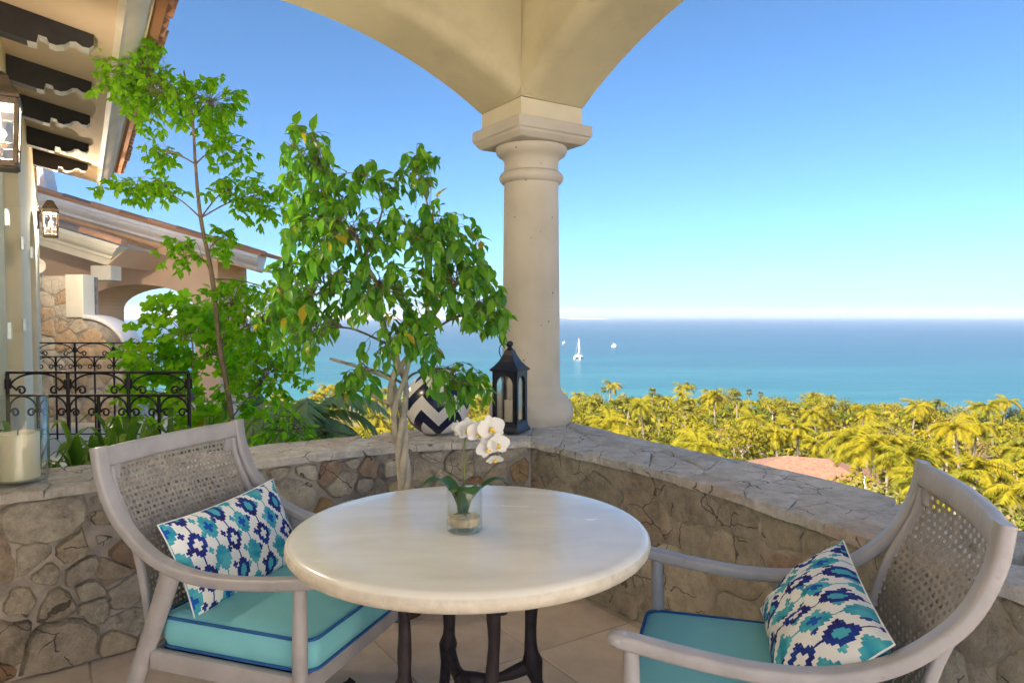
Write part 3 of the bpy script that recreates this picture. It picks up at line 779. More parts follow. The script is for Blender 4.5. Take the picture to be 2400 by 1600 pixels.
# the two far piers the arches land on, and the ceiling and roof over the terrace
for p0, along, across in ((PF, -DR, DL), (PF, -DL, DR)):
    mb = MB(); q = [p0 + along * a + across * b for a, b in ((3.001, 0.001), (3.46, 0.001), (3.46, TH - 0.001), (3.001, TH - 0.001))]
    mb.add([v3(p, -0.3) for p in q] + [v3(p, TOPZ) for p in q], [(0, 1, 2, 3), (4, 5, 6, 7), (0, 1, 5, 4), (1, 2, 6, 5), (2, 3, 7, 6), (3, 0, 4, 7)]); mb.build('pier', M['plaster'], log)
def slab(name, a0, a1, b0, b1, z0, z1, mat, parent):
    q = [PF + DR * a + DL * b for a, b in ((a0, b0), (a1, b0), (a1, b1), (a0, b1))]; mb = MB()
    mb.add([v3(p, z0) for p in q] + [v3(p, z1) for p in q], [(0, 1, 2, 3), (4, 5, 6, 7), (0, 1, 5, 4), (1, 2, 6, 5), (2, 3, 7, 6), (3, 0, 4, 7)]); return mb.build(name, mat, parent)
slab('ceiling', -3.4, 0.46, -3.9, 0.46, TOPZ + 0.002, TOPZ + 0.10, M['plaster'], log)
slab('eave', -3.4, 0.83, -3.9, 0.83, TOPZ + 0.104, TOPZ + 0.19, M['moulding'], log)
mb = MB(); q = [PF + DR * a + DL * b for a, b in ((-3.4, -3.92), (0.86, -3.92), (0.86, 0.86), (-3.4, 0.86))]; ap = [PF + DR * a + DL * b for a, b in ((-3.4, -3.92), (-1.6, -3.92), (-1.6, -1.6), (-3.4, -1.6))]
mb.add([v3(p, TOPZ + 0.194) for p in q] + [v3(p, TOPZ + 0.85) for p in ap], [(0, 1, 2, 3), (4, 5, 6, 7), (0, 1, 5, 4), (1, 2, 6, 5), (2, 3, 7, 6), (3, 0, 4, 7)]); mb.build('roof', M['roof_tile'], log)

# ------------------------------------------------------------------ main house on the left
HO = Vector((-5.5, 8.3)); HA = Vector((0.518, -0.855)); HN = Vector((0.855, 0.518))
def H(a, wv, z): p = HO + HA * a + HN * wv; return (p.x, p.y, z)
house = thing('house', H(3.5, 0, 0), 'cream plastered house wall with arched door recesses under a corbelled eave', 'building')
def arched_front(a0, a1, z0, z1, ops, depth, mat):
    mb = MB(); N = 16; edges = [a0]
    def rect(x0, x1, zz0, zz1):
        if x1 - x0 > 1e-6: mb.quad(H(x0, 0, zz0), H(x1, 0, zz0), H(x1, 0, zz1), H(x0, 0, zz1))
    cur = a0
    for (b0, b1, sp) in ops:
        rect(cur, b0, z0, z1); r = (b1 - b0) / 2; c = (b0 + b1) / 2
        prev = None
        for k in range(N + 1):
            t = math.pi * (1 - k / N); x, z = c + r * math.cos(t), sp + r * 0.8 * math.sin(t)
            if prev:
                mb.quad(H(prev[0], 0, prev[1]), H(x, 0, z), H(x, 0, z1), H(prev[0], 0, z1))
                mb.quad(H(prev[0], 0, prev[1]), H(x, 0, z), H(x, -depth, z), H(prev[0], -depth, prev[1]))
            prev = (x, z)
        for x in (b0, b1): mb.quad(H(x, 0, z0), H(x, 0, sp), H(x, -depth, sp), H(x, -depth, z0))
        cur = b1
    rect(cur, a1, z0, z1)
    return mb
OPS = [(0.75, 1.75, 2.05), (2.95, 4.45, 2.15)]
mb = arched_front(0, 7.6, -0.6, 3.17, OPS, 0.35, None)
mb.quad(H(0, 0, -0.6), H(0, 0, 3.17), H(0, -6, 3.17), H(0, -6, -0.6))
mb.quad(H(7.6, 0, -0.6), H(7.6, 0, 3.17), H(7.6, -6, 3.17), H(7.6, -6, -0.6))
mb.build('wall', M['house_plaster'], house, smooth=30)
for b0, b1, sp in OPS:
    mb = MB(); mb.add([H(b0 - 0.05, -0.30, -0.5), H(b1 + 0.05, -0.30, -0.5), H(b1 + 0.05, -0.30, 3.1), H(b0 - 0.05, -0.30, 3.1)], [(0, 1, 2, 3)])
    d = mb.build('door_glass', M['door_glass'], house)
    mb = MB()
    for x in (b0 + 0.04, (b0 + b1) / 2, b1 - 0.04): mb.sweep([H(x, -0.27, -0.4), H(x, -0.27, sp + 0.5)], rrect(0.07, 0.05, 0.008, 2), Vector((HN.x, HN.y, 0)))
    mb.sweep([H(b0, -0.268, sp), H(b1, -0.268, sp)], rrect(0.06, 0.05, 0.008, 2), Vector((HN.x, HN.y, 0)))
    mb.build('door_frame', M['door_frame'], house)
for a, z in ((4.40, 2.02), (4.40, 1.30), (2.98, 1.98), (2.98, 1.32), (1.70, 2.0)):
    mb = MB(); c = Vector(H(a, 0.012, z)); mb.box(c, (0.05, 0.024, 0.11), Matrix(((HA.x, HN.x, 0), (HA.y, HN.y, 0), (0, 0, 1)))); bevel(mb.build('hinge', M['steel'], house), 0.004, 2)
# raised plaster band round the second recess, and the eave
def soff(wv): return 3.17 - 0.215 * wv
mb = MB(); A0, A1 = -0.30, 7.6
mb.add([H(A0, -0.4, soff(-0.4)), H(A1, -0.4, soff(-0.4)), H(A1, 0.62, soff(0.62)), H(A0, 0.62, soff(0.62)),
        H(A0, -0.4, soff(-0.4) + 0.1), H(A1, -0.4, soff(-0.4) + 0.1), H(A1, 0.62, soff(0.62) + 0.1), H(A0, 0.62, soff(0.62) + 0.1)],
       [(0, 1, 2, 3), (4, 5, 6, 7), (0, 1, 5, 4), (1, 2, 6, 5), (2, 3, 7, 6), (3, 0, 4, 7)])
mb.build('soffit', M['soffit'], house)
prof = [(0.60, -0.015), (0.635, -0.03), (0.65, -0.01), (0.665, 0.0), (0.70, 0.02), (0.74, 0.055), (0.765, 0.095), (0.77, 0.115), (0.79, 0.115), (0.79, 0.15), (0.60, 0.15)]
mb = MB(); sec_ = [(w_, soff(0.62) + z_) for w_, z_ in prof]; vs = []; n = len(sec_)
for a in (A0 - 0.02, A1):
    for w_, z_ in sec_: vs.append(H(a, w_, z_))
mb.add(vs, [(k, (k + 1) % n, n + (k + 1) % n, n + k) for k in range(n)] + [tuple(range(n)), tuple(range(n, 2 * n))])
mb.build('fascia', M['moulding'], house, smooth=35)
# rafter tails, scrolled at the tip
def corbel(a):
    prof = [(0.0, 0.0), (0.50, 0.0), (0.50, -0.055), (0.475, -0.085), (0.44, -0.09), (0.41, -0.075), (0.38, -0.085), (0.35, -0.115), (0.31, -0.135), (0.275, -0.135), (0.265, -0.11), (0.225, -0.11), (0.215, -0.16), (0.17, -0.165), (0.0, -0.165)]
    ax = lambda p, q, d: H(a + d, p - 0.0, soff(p) + q - 0.002)
    mb = MB(); mb.prism(prof, -0.055, 0.055, ax); o = mb.build('rafter_tail', M['corbel'], house)
    mb = MB(); pts = prof[1:-1]
    for (p0, q0), (p1, q1) in zip(pts, pts[1:]):
        mb.quad(ax(p0, q0 - 0.004, -0.057), ax(p1, q1 - 0.004, -0.057), ax(p1, q1 - 0.004, 0.057), ax(p0, q0 - 0.004, 0.057))
    mb.build('lit_underside', M['corbel_lit_edge'], o)  # paler strip paints the light along the underside
for a in (0.75, 1.80, 2.95, 3.95, 4.95, 5.95): corbel(a)
# clay tiles on the eave
def barrel(r0, r1, L, th=0.014, n=9):
    mb = MB(); vs = []; fs = []
    for i, (t, r) in enumerate(((0, r0), (1, r1))):
        for rr in (r, r - th):
            for k in range(n):
                q = math.pi * k / (n - 1); vs.append((math.cos(q) * rr, t * L, math.sin(q) * rr))
    for k in range(n - 1):
        fs += [(k, k + 1, 2 * n + k + 1, 2 * n + k), (n + k, 3 * n + k, 3 * n + k + 1, n + k + 1), (k, n + k, n + k + 1, k + 1), (2 * n + k, 2 * n + k + 1, 3 * n + k + 1, 3 * n + k)]
    fs += [(0, 2 * n, 3 * n, n), (n - 1, 2 * n - 1, 4 * n - 1, 3 * n - 1)]
    mb.add(vs, fs); return mb.mesh('roof_tile', M['roof_tile'], 40)
bme = barrel(0.085, 0.07, 0.42)
slope = math.atan(0.32)
for row in range(3):
    for k in range(44):
        a = A0 + 0.06 + k * 0.178; wv = 0.90 - row * 0.36; o = obj('roof_tile', bme, house)
        ydir = Vector((-HN.x * math.cos(slope), -HN.y * math.cos(slope), math.sin(slope))); xdir = Vector((HA.x, HA.y, 0)); zdir = xdir.cross(ydir)
        if zdir.z < 0: xdir = -xdir; zdir = -zdir
        p = Vector(H(a, wv + random.uniform(-0.012, 0.012), soff(0.62) + 0.135 + (0.90 - wv) * 0.32 + random.uniform(0, 0.006)))
        m = Matrix((xdir, ydir, zdir)).transposed().to_4x4(); m.translation = p
        o.matrix_basis = m
mb = MB(); z0 = soff(0.62) + 0.128
q = [H(A0, 0.86, z0), H(A1, 0.86, z0), H(A1, -6.2, z0 + 7.06 * 0.32), H(A0, -6.2, z0 + 7.06 * 0.32)]
mb.add(q + [(x, y, z + 0.02) for x, y, z in q], [(0, 1, 2, 3), (4, 5, 6, 7), (0, 1, 5, 4), (1, 2, 6, 5), (2, 3, 7, 6), (3, 0, 4, 7)]); mb.build('roof', M['clay_roof'], house)
# unseen upper storey, added and shaped to keep the sun off loggia and garden
def block(name, pts, z0, z1, mat):
    mb = MB(); n = len(pts)
    mb.add([(x, y, z0) for x, y in pts] + [(x, y, z1) for x, y in pts], [tuple(range(n)), tuple(range(n, 2 * n))] + [(i, (i + 1) % n, n + (i + 1) % n, n + i) for i in range(n)])
    return mb.build(name, mat, house)
p = [H(a, b, 0)[:2] for a, b in ((-4.0, -3.2), (8, -3.2), (8, -12), (-4.0, -12))]; block('shading_storey', p, -0.5, 8.0, M['house_plaster'])
p = [H(a, b, 0)[:2] for a, b in ((8.01, -3.2), (12.6, -3.2), (12.6, -12), (8.01, -12))]; block('shading_storey', p, -0.5, 6.2, M['house_plaster'])
block('bounce_wing', [(7.6, -14), (14, -14), (14, -1.0), (7.6, -1.0)], -0.5, 5.0, M['wing'])  # out of view, added to bounce sunlight into the loggia
mb = MB(); mb.prism([(3.4, -4.0), (-0.6, -4.0), (-0.6, -14), (7.58, -14), (7.58, -0.5), (6.0, 1.5), (2.32, 0.2)], -2.2, -0.02, lambda a, b, d: (a, b, d))
tag(mb.build('bounce_deck', M['deck']), kind='structure')  # unseen deck added as a sunlit reflector for the terrace

# ------------------------------------------------------------------ guest house beyond the garden
GY = 12.0; GT = 1.3
gh = thing('guest_house', (-6.4, GY, 0), 'salmon plastered garden building with gable eave and arched opening, beyond the trees', 'building')
def rake_z(x): return 3.47 - (x + 7.9) * 0.2846      # top of the rake
mb = MB(); N = 20
ac, ar, asp, ari = -6.30, 0.95, 1.50, 0.42
xs0, xs1 = -9.6, -4.95
def front(y, flip=False):
    m = MB(); prev = None
    m.add([(xs0, y, -1), (ac - ar, y, -1), (ac - ar, y, rake_z(ac - ar) - 0.2), (xs0, y, rake_z(xs0) - 0.2)], [(0, 1, 2, 3)])
    m.add([(ac + ar, y, -1), (xs1, y, -1), (xs1, y, rake_z(xs1) - 0.2), (ac + ar, y, rake_z(ac + ar) - 0.2)], [(0, 1, 2, 3)])
    for k in range(N + 1):
        t = math.pi * (1 - k / N); x, z = ac + ar * math.cos(t), asp + ari * math.sin(t)
        if prev: m.add([(prev[0], y, prev[1]), (x, y, z), (x, y, rake_z(x) - 0.2), (prev[0], y, rake_z(prev[0]) - 0.2)], [(0, 1, 2, 3)])
        prev = (x, z)
    return m
f1 = front(GY); mb.add(f1.v, f1.f); f2 = front(GY + GT); mb.add(f2.v, f2.f)
prev = None
for k in range(N + 1):
    t = math.pi * (1 - k / N); x, z = ac + ar * math.cos(t), asp + ari * math.sin(t)
    if prev: mb.quad((prev[0], GY, prev[1]), (x, GY, z), (x, GY + GT, z), (prev[0], GY + GT, prev[1]))
    prev = (x, z)
for x in (ac - ar, ac + ar): mb.quad((x, GY, -1), (x, GY + GT, -1), (x, GY + GT, asp), (x, GY, asp))
mb.quad((xs1, GY, -1), (xs1, GY + GT, -1), (xs1, GY + GT, rake_z(xs1) - 0.2), (xs1, GY, rake_z(xs1) - 0.2))
mb.build('wall', M['salmon'], gh, smooth=30)
# crown moulding along the rake
RX0, RX1 = -9.6, -4.12
u = Vector((1, 0, -0.2846)).normalized(); upv = Vector((0.2846, 0, 1)).normalized()
def rk(x, out, dn): p = Vector((x, GY - out, rake_z(x))) - upv * dn; return p
prof = [(0.0, 0.02), (0.40, 0.02), (0.40, 0.075), (0.375, 0.08), (0.37, 0.11), (0.34, 0.145), (0.29, 0.185), (0.25, 0.21), (0.24, 0.25), (0.06, 0.27), (0.0, 0.30)]
mb = MB(); n = len(prof); vs = [rk(RX0, o_, d_) for o_, d_ in prof] + [rk(RX1, o_, d_) for o_, d_ in prof]
mb.add(vs, [(k, (k + 1) % n, n + (k + 1) % n, n + k) for k in range(n)] + [tuple(range(n)), tuple(range(n, 2 * n))]); mb.build('rake_moulding', M['white_moulding'], gh, smooth=35)
mb = MB(); vs = [rk(RX0, o_, d_) for o_, d_ in ((-3.0, 0.016), (0.40, 0.016), (0.40, -0.03), (-3.0, -0.03))] + [rk(RX1 + 0.04, o_, d_) for o_, d_ in ((-3.0, 0.016), (0.40, 0.016), (0.40, -0.03), (-3.0, -0.03))]
mb.add(vs, [(0, 1, 2, 3), (4, 5, 6, 7), (0, 1, 5, 4), (1, 2, 6, 5), (2, 3, 7, 6), (3, 0, 4, 7)]); mb.build('roof', M['clay_roof'], gh)
# eave end: soffit under the roof corner
mb = MB(); q = [(-4.95, GY + GT, rake_z(-4.95) - 0.32), (-4.95, GY - 0.24, rake_z(-4.95) - 0.32), (RX1, GY - 0.24, rake_z(RX1) - 0.275), (RX1, GY + GT, rake_z(RX1) - 0.275)]
mb.add(q + [(x, y, z + 0.03) for x, y, z in q], [(0, 1, 2, 3), (4, 5, 6, 7), (0, 1, 5, 4), (1, 2, 6, 5), (2, 3, 7, 6), (3, 0, 4, 7)]); mb.build('eave_soffit', M['salmon'], gh)
# a row of barrel tiles laid along the rake
def rake_tiles(x0, x1, y, zf, mats, parent, L=0.46, r=0.085, sl=0.2846):
    k = 0; x = x0
    while x < x1:
        mb = MB(); n = 9; vs = []; fs = []
        for t in (0, 1):
            xx = x + t * (L + 0.05); rr = r * (1 - 0.08 * t if k % 2 else 1 - 0.02 * t)
            for q in range(n): a = math.pi * q / (n - 1); vs.append((xx, y - math.cos(a) * rr, zf(xx) + math.sin(a) * rr * 0.9 + 0.008 * (1 - t) - 0.03))
        for q in range(n - 1): fs.append((q, q + 1, n + q + 1, n + q))
        fs += [tuple(range(n)), tuple(range(n, 2 * n))]
        mb.add(vs, fs); mb.build('rake_tile', mats[k % len(mats)], parent, smooth=40); x += L; k += 1
rake_tiles(RX0, RX1 - 0.2, GY - 0.31, lambda x: rake_z(x) + 0.035, [M['orange_tile'], M['roof_tile']], gh)
# upper white-trimmed block behind
def wedge(x0, x1, x2, x3, y0, y1, z0, z1): return MB().add([(x0, y0, z0), (x1, y0, z0), (x2, y0, z1), (x3, y0, z1), (x0, y1, z0), (x1, y1, z0), (x2, y1, z1), (x3, y1, z1)], [(0, 1, 2, 3), (4, 5, 6, 7), (0, 1, 5, 4), (1, 2, 6, 5), (2, 3, 7, 6), (3, 0, 4, 7)])
wedge(-10, -8.46, -8.80, -10, 13.2, 13.45, 2.5, 4.6).build('chimney', M['salmon'], gh)
wedge(-8.458, -8.36, -8.70, -8.798, 13.16, 13.49, 2.5, 4.6).build('chimney_trim', M['white_moulding'], gh)

# little porch roof in front of it
PY = 10.6
po = thing('porch_roof', (-6.2, PY, 2.0), 'small porch gable end with three clay tiles and cream moulding', 'roof')
def pz(x): return 2.70 - (x + 6.66) * 0.30
def pk(x, out, dn): return Vector((x, PY - out, pz(x) - dn))
prof = [(0.0, 0.0), (0.26, 0.0), (0.26, 0.07), (0.235, 0.075), (0.225, 0.12), (0.18, 0.17), (0.13, 0.20), (0.12, 0.25), (0.06, 0.26), (0.06, 0.36), (0.0, 0.36)]
mb = MB(); n = len(prof); xa, xb = -7.9, -5.68
vs = [pk(xa, o_, d_) for o_, d_ in prof] + [pk(xb - 0.9 * d_, o_, d_) for o_, d_ in prof]
mb.add(vs, [(k, (k + 1) % n, n + (k + 1) % n, n + k) for k in range(n)] + [tuple(range(n)), tuple(range(n, 2 * n))]); mb.build('rake_moulding', M['cream_moulding'], po, smooth=35)
mb = MB(); mb.add([(-5.98, PY - 0.05, pz(-5.98) - 0.36), (-5.98, PY + 1.2, pz(-5.98) - 0.36), (-7.9, PY + 1.2, pz(-7.9) - 0.2), (-7.9, PY - 0.05, pz(-7.9) - 0.2), (-5.7, PY - 0.05, pz(-5.7) - 0.02), (-5.7, PY + 1.2, pz(-5.7) - 0.02), (-7.9, PY + 1.2, pz(-7.9) - 0.02), (-7.9, PY - 0.05, pz(-7.9) - 0.02)], [(0, 1, 2, 3), (4, 5, 6, 7), (0, 1, 5, 4), (1, 2, 6, 5), (2, 3, 7, 6), (3, 0, 4, 7)]); mb.build('soffit', M['salmon'], po)
mb = MB(); mb.box((-6.10, PY + 0.12, 2.03), (0.30, 0.3, 0.22)); bevel(mb.build('bracket', M['cream_moulding'], po), 0.01, 2)
rake_tiles(-7.42, -5.75, PY - 0.12, lambda x: pz(x) + 0.05, [M['orange_tile'], M['grey_tile'], M['orange_tile'], M['orange_tile']], po, L=0.56, r=0.10)

# stone garden wall with a swooping top, beside the gate
SY = 9.6
def swoop(x):
    if x < -5.78: return 1.93
    t = (x + 5.78) / 0.62
    return 1.36 - 0.62 * (1 - math.sqrt(max(0.0, 1 - min(1, t) ** 2)))
gw = thing('garden_wall', (-6.0, SY, 0), 'tall pale stone garden wall with curved top behind the far railing', 'wall')
mb = MB(); xs = [-7.6, -5.781, -5.779] + [-5.779 + 0.6175 * k / 12 for k in range(1, 13)]; vs = []; fs = []
for x in xs: vs += [(x, SY, -0.4), (x, SY, swoop(x)), (x, SY + 0.35, swoop(x)), (x, SY + 0.35, -0.4)]
for i in range(len(xs) - 1):
    for k in range(3): fs.append((i * 4 + k, i * 4 + k + 1, i * 4 + 5 + k, i * 4 + 4 + k))
fs += [(0, 1, 2, 3), tuple(len(xs) * 4 - 4 + k for k in range(4))]
mb.add(vs, fs); mb.build('core', M['mortar'], gw)
pts = [(a - 6.9, b - 0.2) for a, b in jitter_grid(1.75, 2.15, 0.24, 0.2, 0.42)]
pieces('stone', pts, [(-6.9, -0.2), (-5.17, -0.2), (-5.17, 1.95), (-6.9, 1.95)], lambda a, b, h: (a, SY - h, min(b, swoop(a))), M['farstone'], gw, (0.003, 0.018, 2.0), (0.006, 0.02), 1, [random.uniform(-.25, .25) for _ in pts], keep=lambda p: p[1] < swoop(p[0]) - 0.05)
mb = MB(); path = [(x, SY + 0.17, swoop(x) + 0.02) for x in xs[2:]]; mb.sweep(path, rrect(0.42, 0.05, 0.012, 2), [Vector((0.6, 0, 1))] * len(path)); mb.build('coping', M['white_moulding'], gw, smooth=40)
mb = MB(); mb.box((-5.88, SY + 0.10, 1.66), (0.24, 0.27, 0.58)); bevel(mb.build('plaster_block', M['cream_moulding'], gw), 0.01, 2)
# round dish on the garden wall
dish = thing('satellite_dish', (-6.30, 9.5, 1.95), 'small pale round dish fixed above the stone garden wall', 'dish')
mb = MB(); ax = Vector((0.5, -0.7, -0.25)).normalized(); qm = ax.to_track_quat('Z', 'Y').to_matrix()
tmp = MB().lathe([(0.001, 0.0), (0.045, 0.005), (0.09, 0.022), (0.105, 0.034), (0.10, 0.038), (0.08, 0.027), (0.04, 0.011), (0.001, 0.006)], 24)
mb.add([tuple(qm @ Vector(p) + Vector((-6.30, 9.45, 2.06))) for p in tmp.v], tmp.f); mb.build('reflector', M['cream_moulding'], dish, smooth=50)
MB().tube([(-6.30, 9.5, 2.06), (-6.32, 9.58, 2.0), (-6.32, 9.6, 1.92)], 0.012, 8).build('mount', M['silver'], dish, smooth=60)
# ------------------------------------------------------------------ table
TX, TY, TZ = -0.13, 2.18, 0.75
tb = thing('round_table', (TX, TY, 0), 'round pale stone table with dark branch-like iron base', 'table')
mb = MB(); rr = 0.55; ed = []
for k in range(9):
    a = R(-90 + 180 * k / 8); ed.append((rr - 0.027 + 0.027 * math.cos(a), TZ - 0.027 + 0.027 * math.sin(a)))
mb.lathe([(0.05, TZ - 0.054), (0.3, TZ - 0.054)] + ed + [(0.45, TZ + 0.0003), (0.3, TZ + 0.0005), (0.1, TZ + 0.0005), (0.01, TZ + 0.0005)], 96, (TX, TY, 0)); mb.build('table_top', M['tabletop'], tb, smooth=50)
LEGS = [((-0.20, -0.08), (-0.24, -0.12)), ((0.08, -0.23), (0.11, -0.29)), ((0.20, 0.09), (0.27, 0.13)), ((-0.09, 0.22), (-0.12, 0.30))]
nodes_ = []
for i, (t, f) in enumerate(LEGS):
    P = spline([(TX + t[0], TY + t[1], 0.695), (TX + t[0] * 0.97, TY + t[1] * 0.97, 0.5), (TX + t[0] * 0.98, TY + t[1] * 0.98, 0.28), (TX + f[0], TY + f[1], 0.02)], 8)
    rad = [0.019 + 0.006 * noise.noise(Vector((p.z * 9, i * 3.7, 0))) + (0.02 * max(0, (p.z - 0.62) / 0.08) if i != 3 else 0) + (0.016 * math.exp(-((p.z - 0.27) / 0.03) ** 2)) for p in P]
    P = [p + Vector((0.006 * noise.noise(Vector((p.z * 7, i, 1))), 0.006 * noise.noise(Vector((p.z * 7, i, 5))), 0)) for p in P]
    mb = MB(); mb.tube(P, rad, 12)
    kn = P[3 + i % 2]
    mb.lathe([(0.004, -0.02), (0.02, -0.014), (0.026, 0.0), (0.02, 0.014), (0.004, 0.02)], 10, kn + Vector((0.02, -0.012, -0.02)))
    mb.build('leg', M['bronze'], tb, smooth=60); nodes_.append(Vector((TX + t[0] * 0.98, TY + t[1] * 0.98, 0.27)))
J1 = Vector((TX - 0.03, TY + 0.06, 0.235)); J2 = Vector((TX + 0.02, TY - 0.07, 0.225))
for a, b in ((nodes_[3], J1), (nodes_[2], J1), (nodes_[0], J2), (nodes_[1], J2), (J1, J2)):
    mid = (a + b) / 2 + Vector((0, 0, -0.02)); P = spline([a, mid, b], 6)
    MB().tube(P, [0.019 + 0.007 * noise.noise(p * 12) + 0.007 * abs(2 * k / (len(P) - 1) - 1) for k, p in enumerate(P)], 10).build('stretcher', M['bronze'], tb, smooth=60)
MB().lathe([(0.02, 0.69), (0.22, 0.69), (0.22, 0.697), (0.02, 0.697)], 32, (TX, TY, -0.002)).build('mount_ring', M['bronze'], tb, smooth=40)

# ------------------------------------------------------------------ armchairs
HW = 0.345
SIDE = [(-0.441, 0.982), (-0.424, 0.885), (-0.372, 0.775), (-0.285, 0.690), (-0.195, 0.640), (-0.09, 0.613), (0.04, 0.608), (0.19, 0.621), (0.335, 0.642)]
def bow(y): return 0.035 * (1 - (y / HW) ** 2)
def make_chair(label):
    t = thing('armchair', (0, 0, 0), label, 'chair', 'armchairs at the round table')
    def B(mb, name, mat, smooth=40, par=t): return mb.build(name, mat, par, smooth=smooth, world=False)
    for s in (-1, 1):
        P = spline([(x, s * (HW - 0.027), z) for x, z in SIDE], 7)
        ups = []
        for i in range(len(P)):
            tg = P[min(i + 1, len(P) - 1)] - P[max(i - 1, 0)]; ups.append(Vector((-tg.z, 0, tg.x)) if tg.x > -9 else Vector((0, 0, 1)))
        mb = MB(); mb.sweep(P, rrect(0.050, 0.033, 0.009, 3), ups)
        e = P[-1]; mb.lathe([(0.004, -0.015), (0.02, -0.014), (0.027, -0.006), (0.027, 0.006), (0.02, 0.015), (0.004, 0.016)], 14, e + Vector((0.003, 0, 0)))
        B(mb, 'arm', M['frame'], 50)
        mb = MB(); P = [(0.303, s * (HW - 0.027), 0.002), (0.303, s * (HW - 0.027), 0.30), (0.305, s * (HW - 0.027), 0.45), (0.307, s * (HW - 0.027), 0.628)]
        mb.tube(P, [0.017, 0.022, 0.0225, 0.019], 14); B(mb, 'front_leg', M['frame'], 50)
        mb = MB(); P = spline([(-0.155, s * (HW - 0.027), 0.622), (-0.235, s * (HW - 0.027), 0.42), (-0.33, s * (HW - 0.027), 0.20), (-0.41, s * (HW - 0.027), 0.002)], 5)
        mb.tube(P, [(0.036 - 0.014 * k / (len(P) - 1), 0.022) for k in range(len(P))], 14, up=Vector((1, 0, 0.4))); B(mb, 'rear_leg', M['frame'], 50)
        mb = MB(); mb.sweep([(-0.235, s * (HW - 0.030), 0.335), (0.305, s * (HW - 0.030), 0.335)], rrect(0.030, 0.062, 0.008, 2), Vector((0, 0, 1))); B(mb, 'side_rail', M['frame'], 40)
    mb = MB(); mb.sweep([(0.305, y, 0.333) for y in (-HW + 0.03, 0, HW - 0.03)], rrect(0.032, 0.064, 0.008, 2), Vector((0, 0, 1))); B(mb, 'front_rail', M['frame'], 40)
    mb = MB(); mb.sweep([(-0.25, y, 0.335) for y in (-HW + 0.03, 0, HW - 0.03)], rrect(0.032, 0.06, 0.008, 2), Vector((0, 0, 1))); B(mb, 'rear_rail', M['frame'], 40)
    mb = MB(); mb.box((0.03, 0, 0.345), (0.52, 0.6, 0.015)); B(mb, 'seat_board', M['corbel'], None)
    # top rail, leaning with the back
    ys = [(HW - 0.032) * (k / 12 * 2 - 1) for k in range(13)]
    mb = MB(); mb.sweep([(-0.434 - bow(y) + 0.001, y, 0.945) for y in ys], rrect(0.034, 0.066, 0.012, 3), Vector((-0.15, 0, 1))); B(mb, 'top_rail', M['frame'], 50)
    for s in (-1, 1):
        mb = MB(); mb.box((-0.428 - bow(HW - 0.075), s * (HW - 0.075), 0.893), (0.022, 0.05, 0.05)); bevel(B(mb, 'corner_block', M['frame'], None), 0.004, 2)
    # stiles and lower rail that carry the cane
    BP = spline([(-0.430, 0, 0.915), (-0.418, 0, 0.85), (-0.385, 0, 0.78), (-0.345, 0, 0.70), (-0.318, 0, 0.62), (-0.295, 0, 0.52), (-0.28, 0, 0.42), (-0.272, 0, 0.36)], 6)
    BP = resample(BP, 140)
    for s in (-1, 1):
        mb = MB(); mb.sweep([(p.x - 0.004, s * (HW - 0.064), p.z) for p in BP[::6]], rrect(0.020, 0.026, 0.006, 2), [Vector((1, 0, 0))] * len(BP[::6])); B(mb, 'stile', M['frame'], 50)
    # woven cane: flat strands, over and under
    mb = MB(); NV, NH = 29, 30; W2 = HW - 0.072
    def S(u, v, h):
        k = min(int(v * 139), 138); tg = BP[k + 1] - BP[k]; p = BP[k].lerp(BP[k + 1], v * 139 - k)
        nx = Vector((-tg.z, 0, tg.x)).normalized()
        if nx.x < 0: nx = -nx
        y = (u * 2 - 1) * W2
        return (p.x - bow(y) + nx.x * h, y, p.z + nx.z * h)
    def ribbon(fn, n, par):
        vs = []; fs = []
        for i in range(n + 1):
            for k, (o_, hh) in enumerate(((-0.5, 0.0), (0, 0.0016), (0.5, 0.0))): vs.append(fn(i / n, o_, hh, i))
        for i in range(n):
            for k in range(2): fs.append((i * 3 + k, i * 3 + k + 1, i * 3 + 4 + k, i * 3 + 3 + k))
        mb.add(vs, fs)
    wv = 0.0102
    for a in range(NV):
        u = (a + 0.5) / NV + random.uniform(-0.002, 0.002)
        def fn(t, o_, hh, i, u=u, a=a): return S(u + o_ * wv / (2 * W2), t, hh + (0.002 if ((i // 2) + a) % 2 == 0 else -0.002) * (1 if i % 2 == 0 else 0.2))
        ribbon(fn, NH * 2, a)
    LEN = 0.58
    for b_ in range(NH):
        v = (b_ + 0.5) / NH + random.uniform(-0.002, 0.002)
        def fn(t, o_, hh, i, v=v, b_=b_): return S(t, min(max(v + o_ * wv / LEN, 0), 0.999), hh + (0.002 if ((i // 2) + b_) % 2 else -0.002) * (1 if i % 2 == 0 else 0.2))
        ribbon(fn, NV * 2, b_)
    o = mb.build('cane_weave', M['cane'], t, smooth=180, world=False, fix=False); o['kind'] = 'stuff'
    return t
def ringed(outline, rings, c=(0, 0, 0)):
    """outline(inset) -> 2-D points; rings [(inset, z)]"""
    mb = MB(); vs = []; fs = []; n = len(outline(0))
    for ins, z in rings:
        for a, b in outline(ins): vs.append((c[0] + a, c[1] + b, c[2] + z))
    for i in range(len(rings) - 1):
        for k in range(n): fs.append((i * n + k, i * n + (k + 1) % n, (i + 1) * n + (k + 1) % n, (i + 1) * n + k))
    fs += [tuple(range(n - 1, -1, -1)), tuple((len(rings) - 1) * n + k for k in range(n))]
    return mb.add(vs, fs)
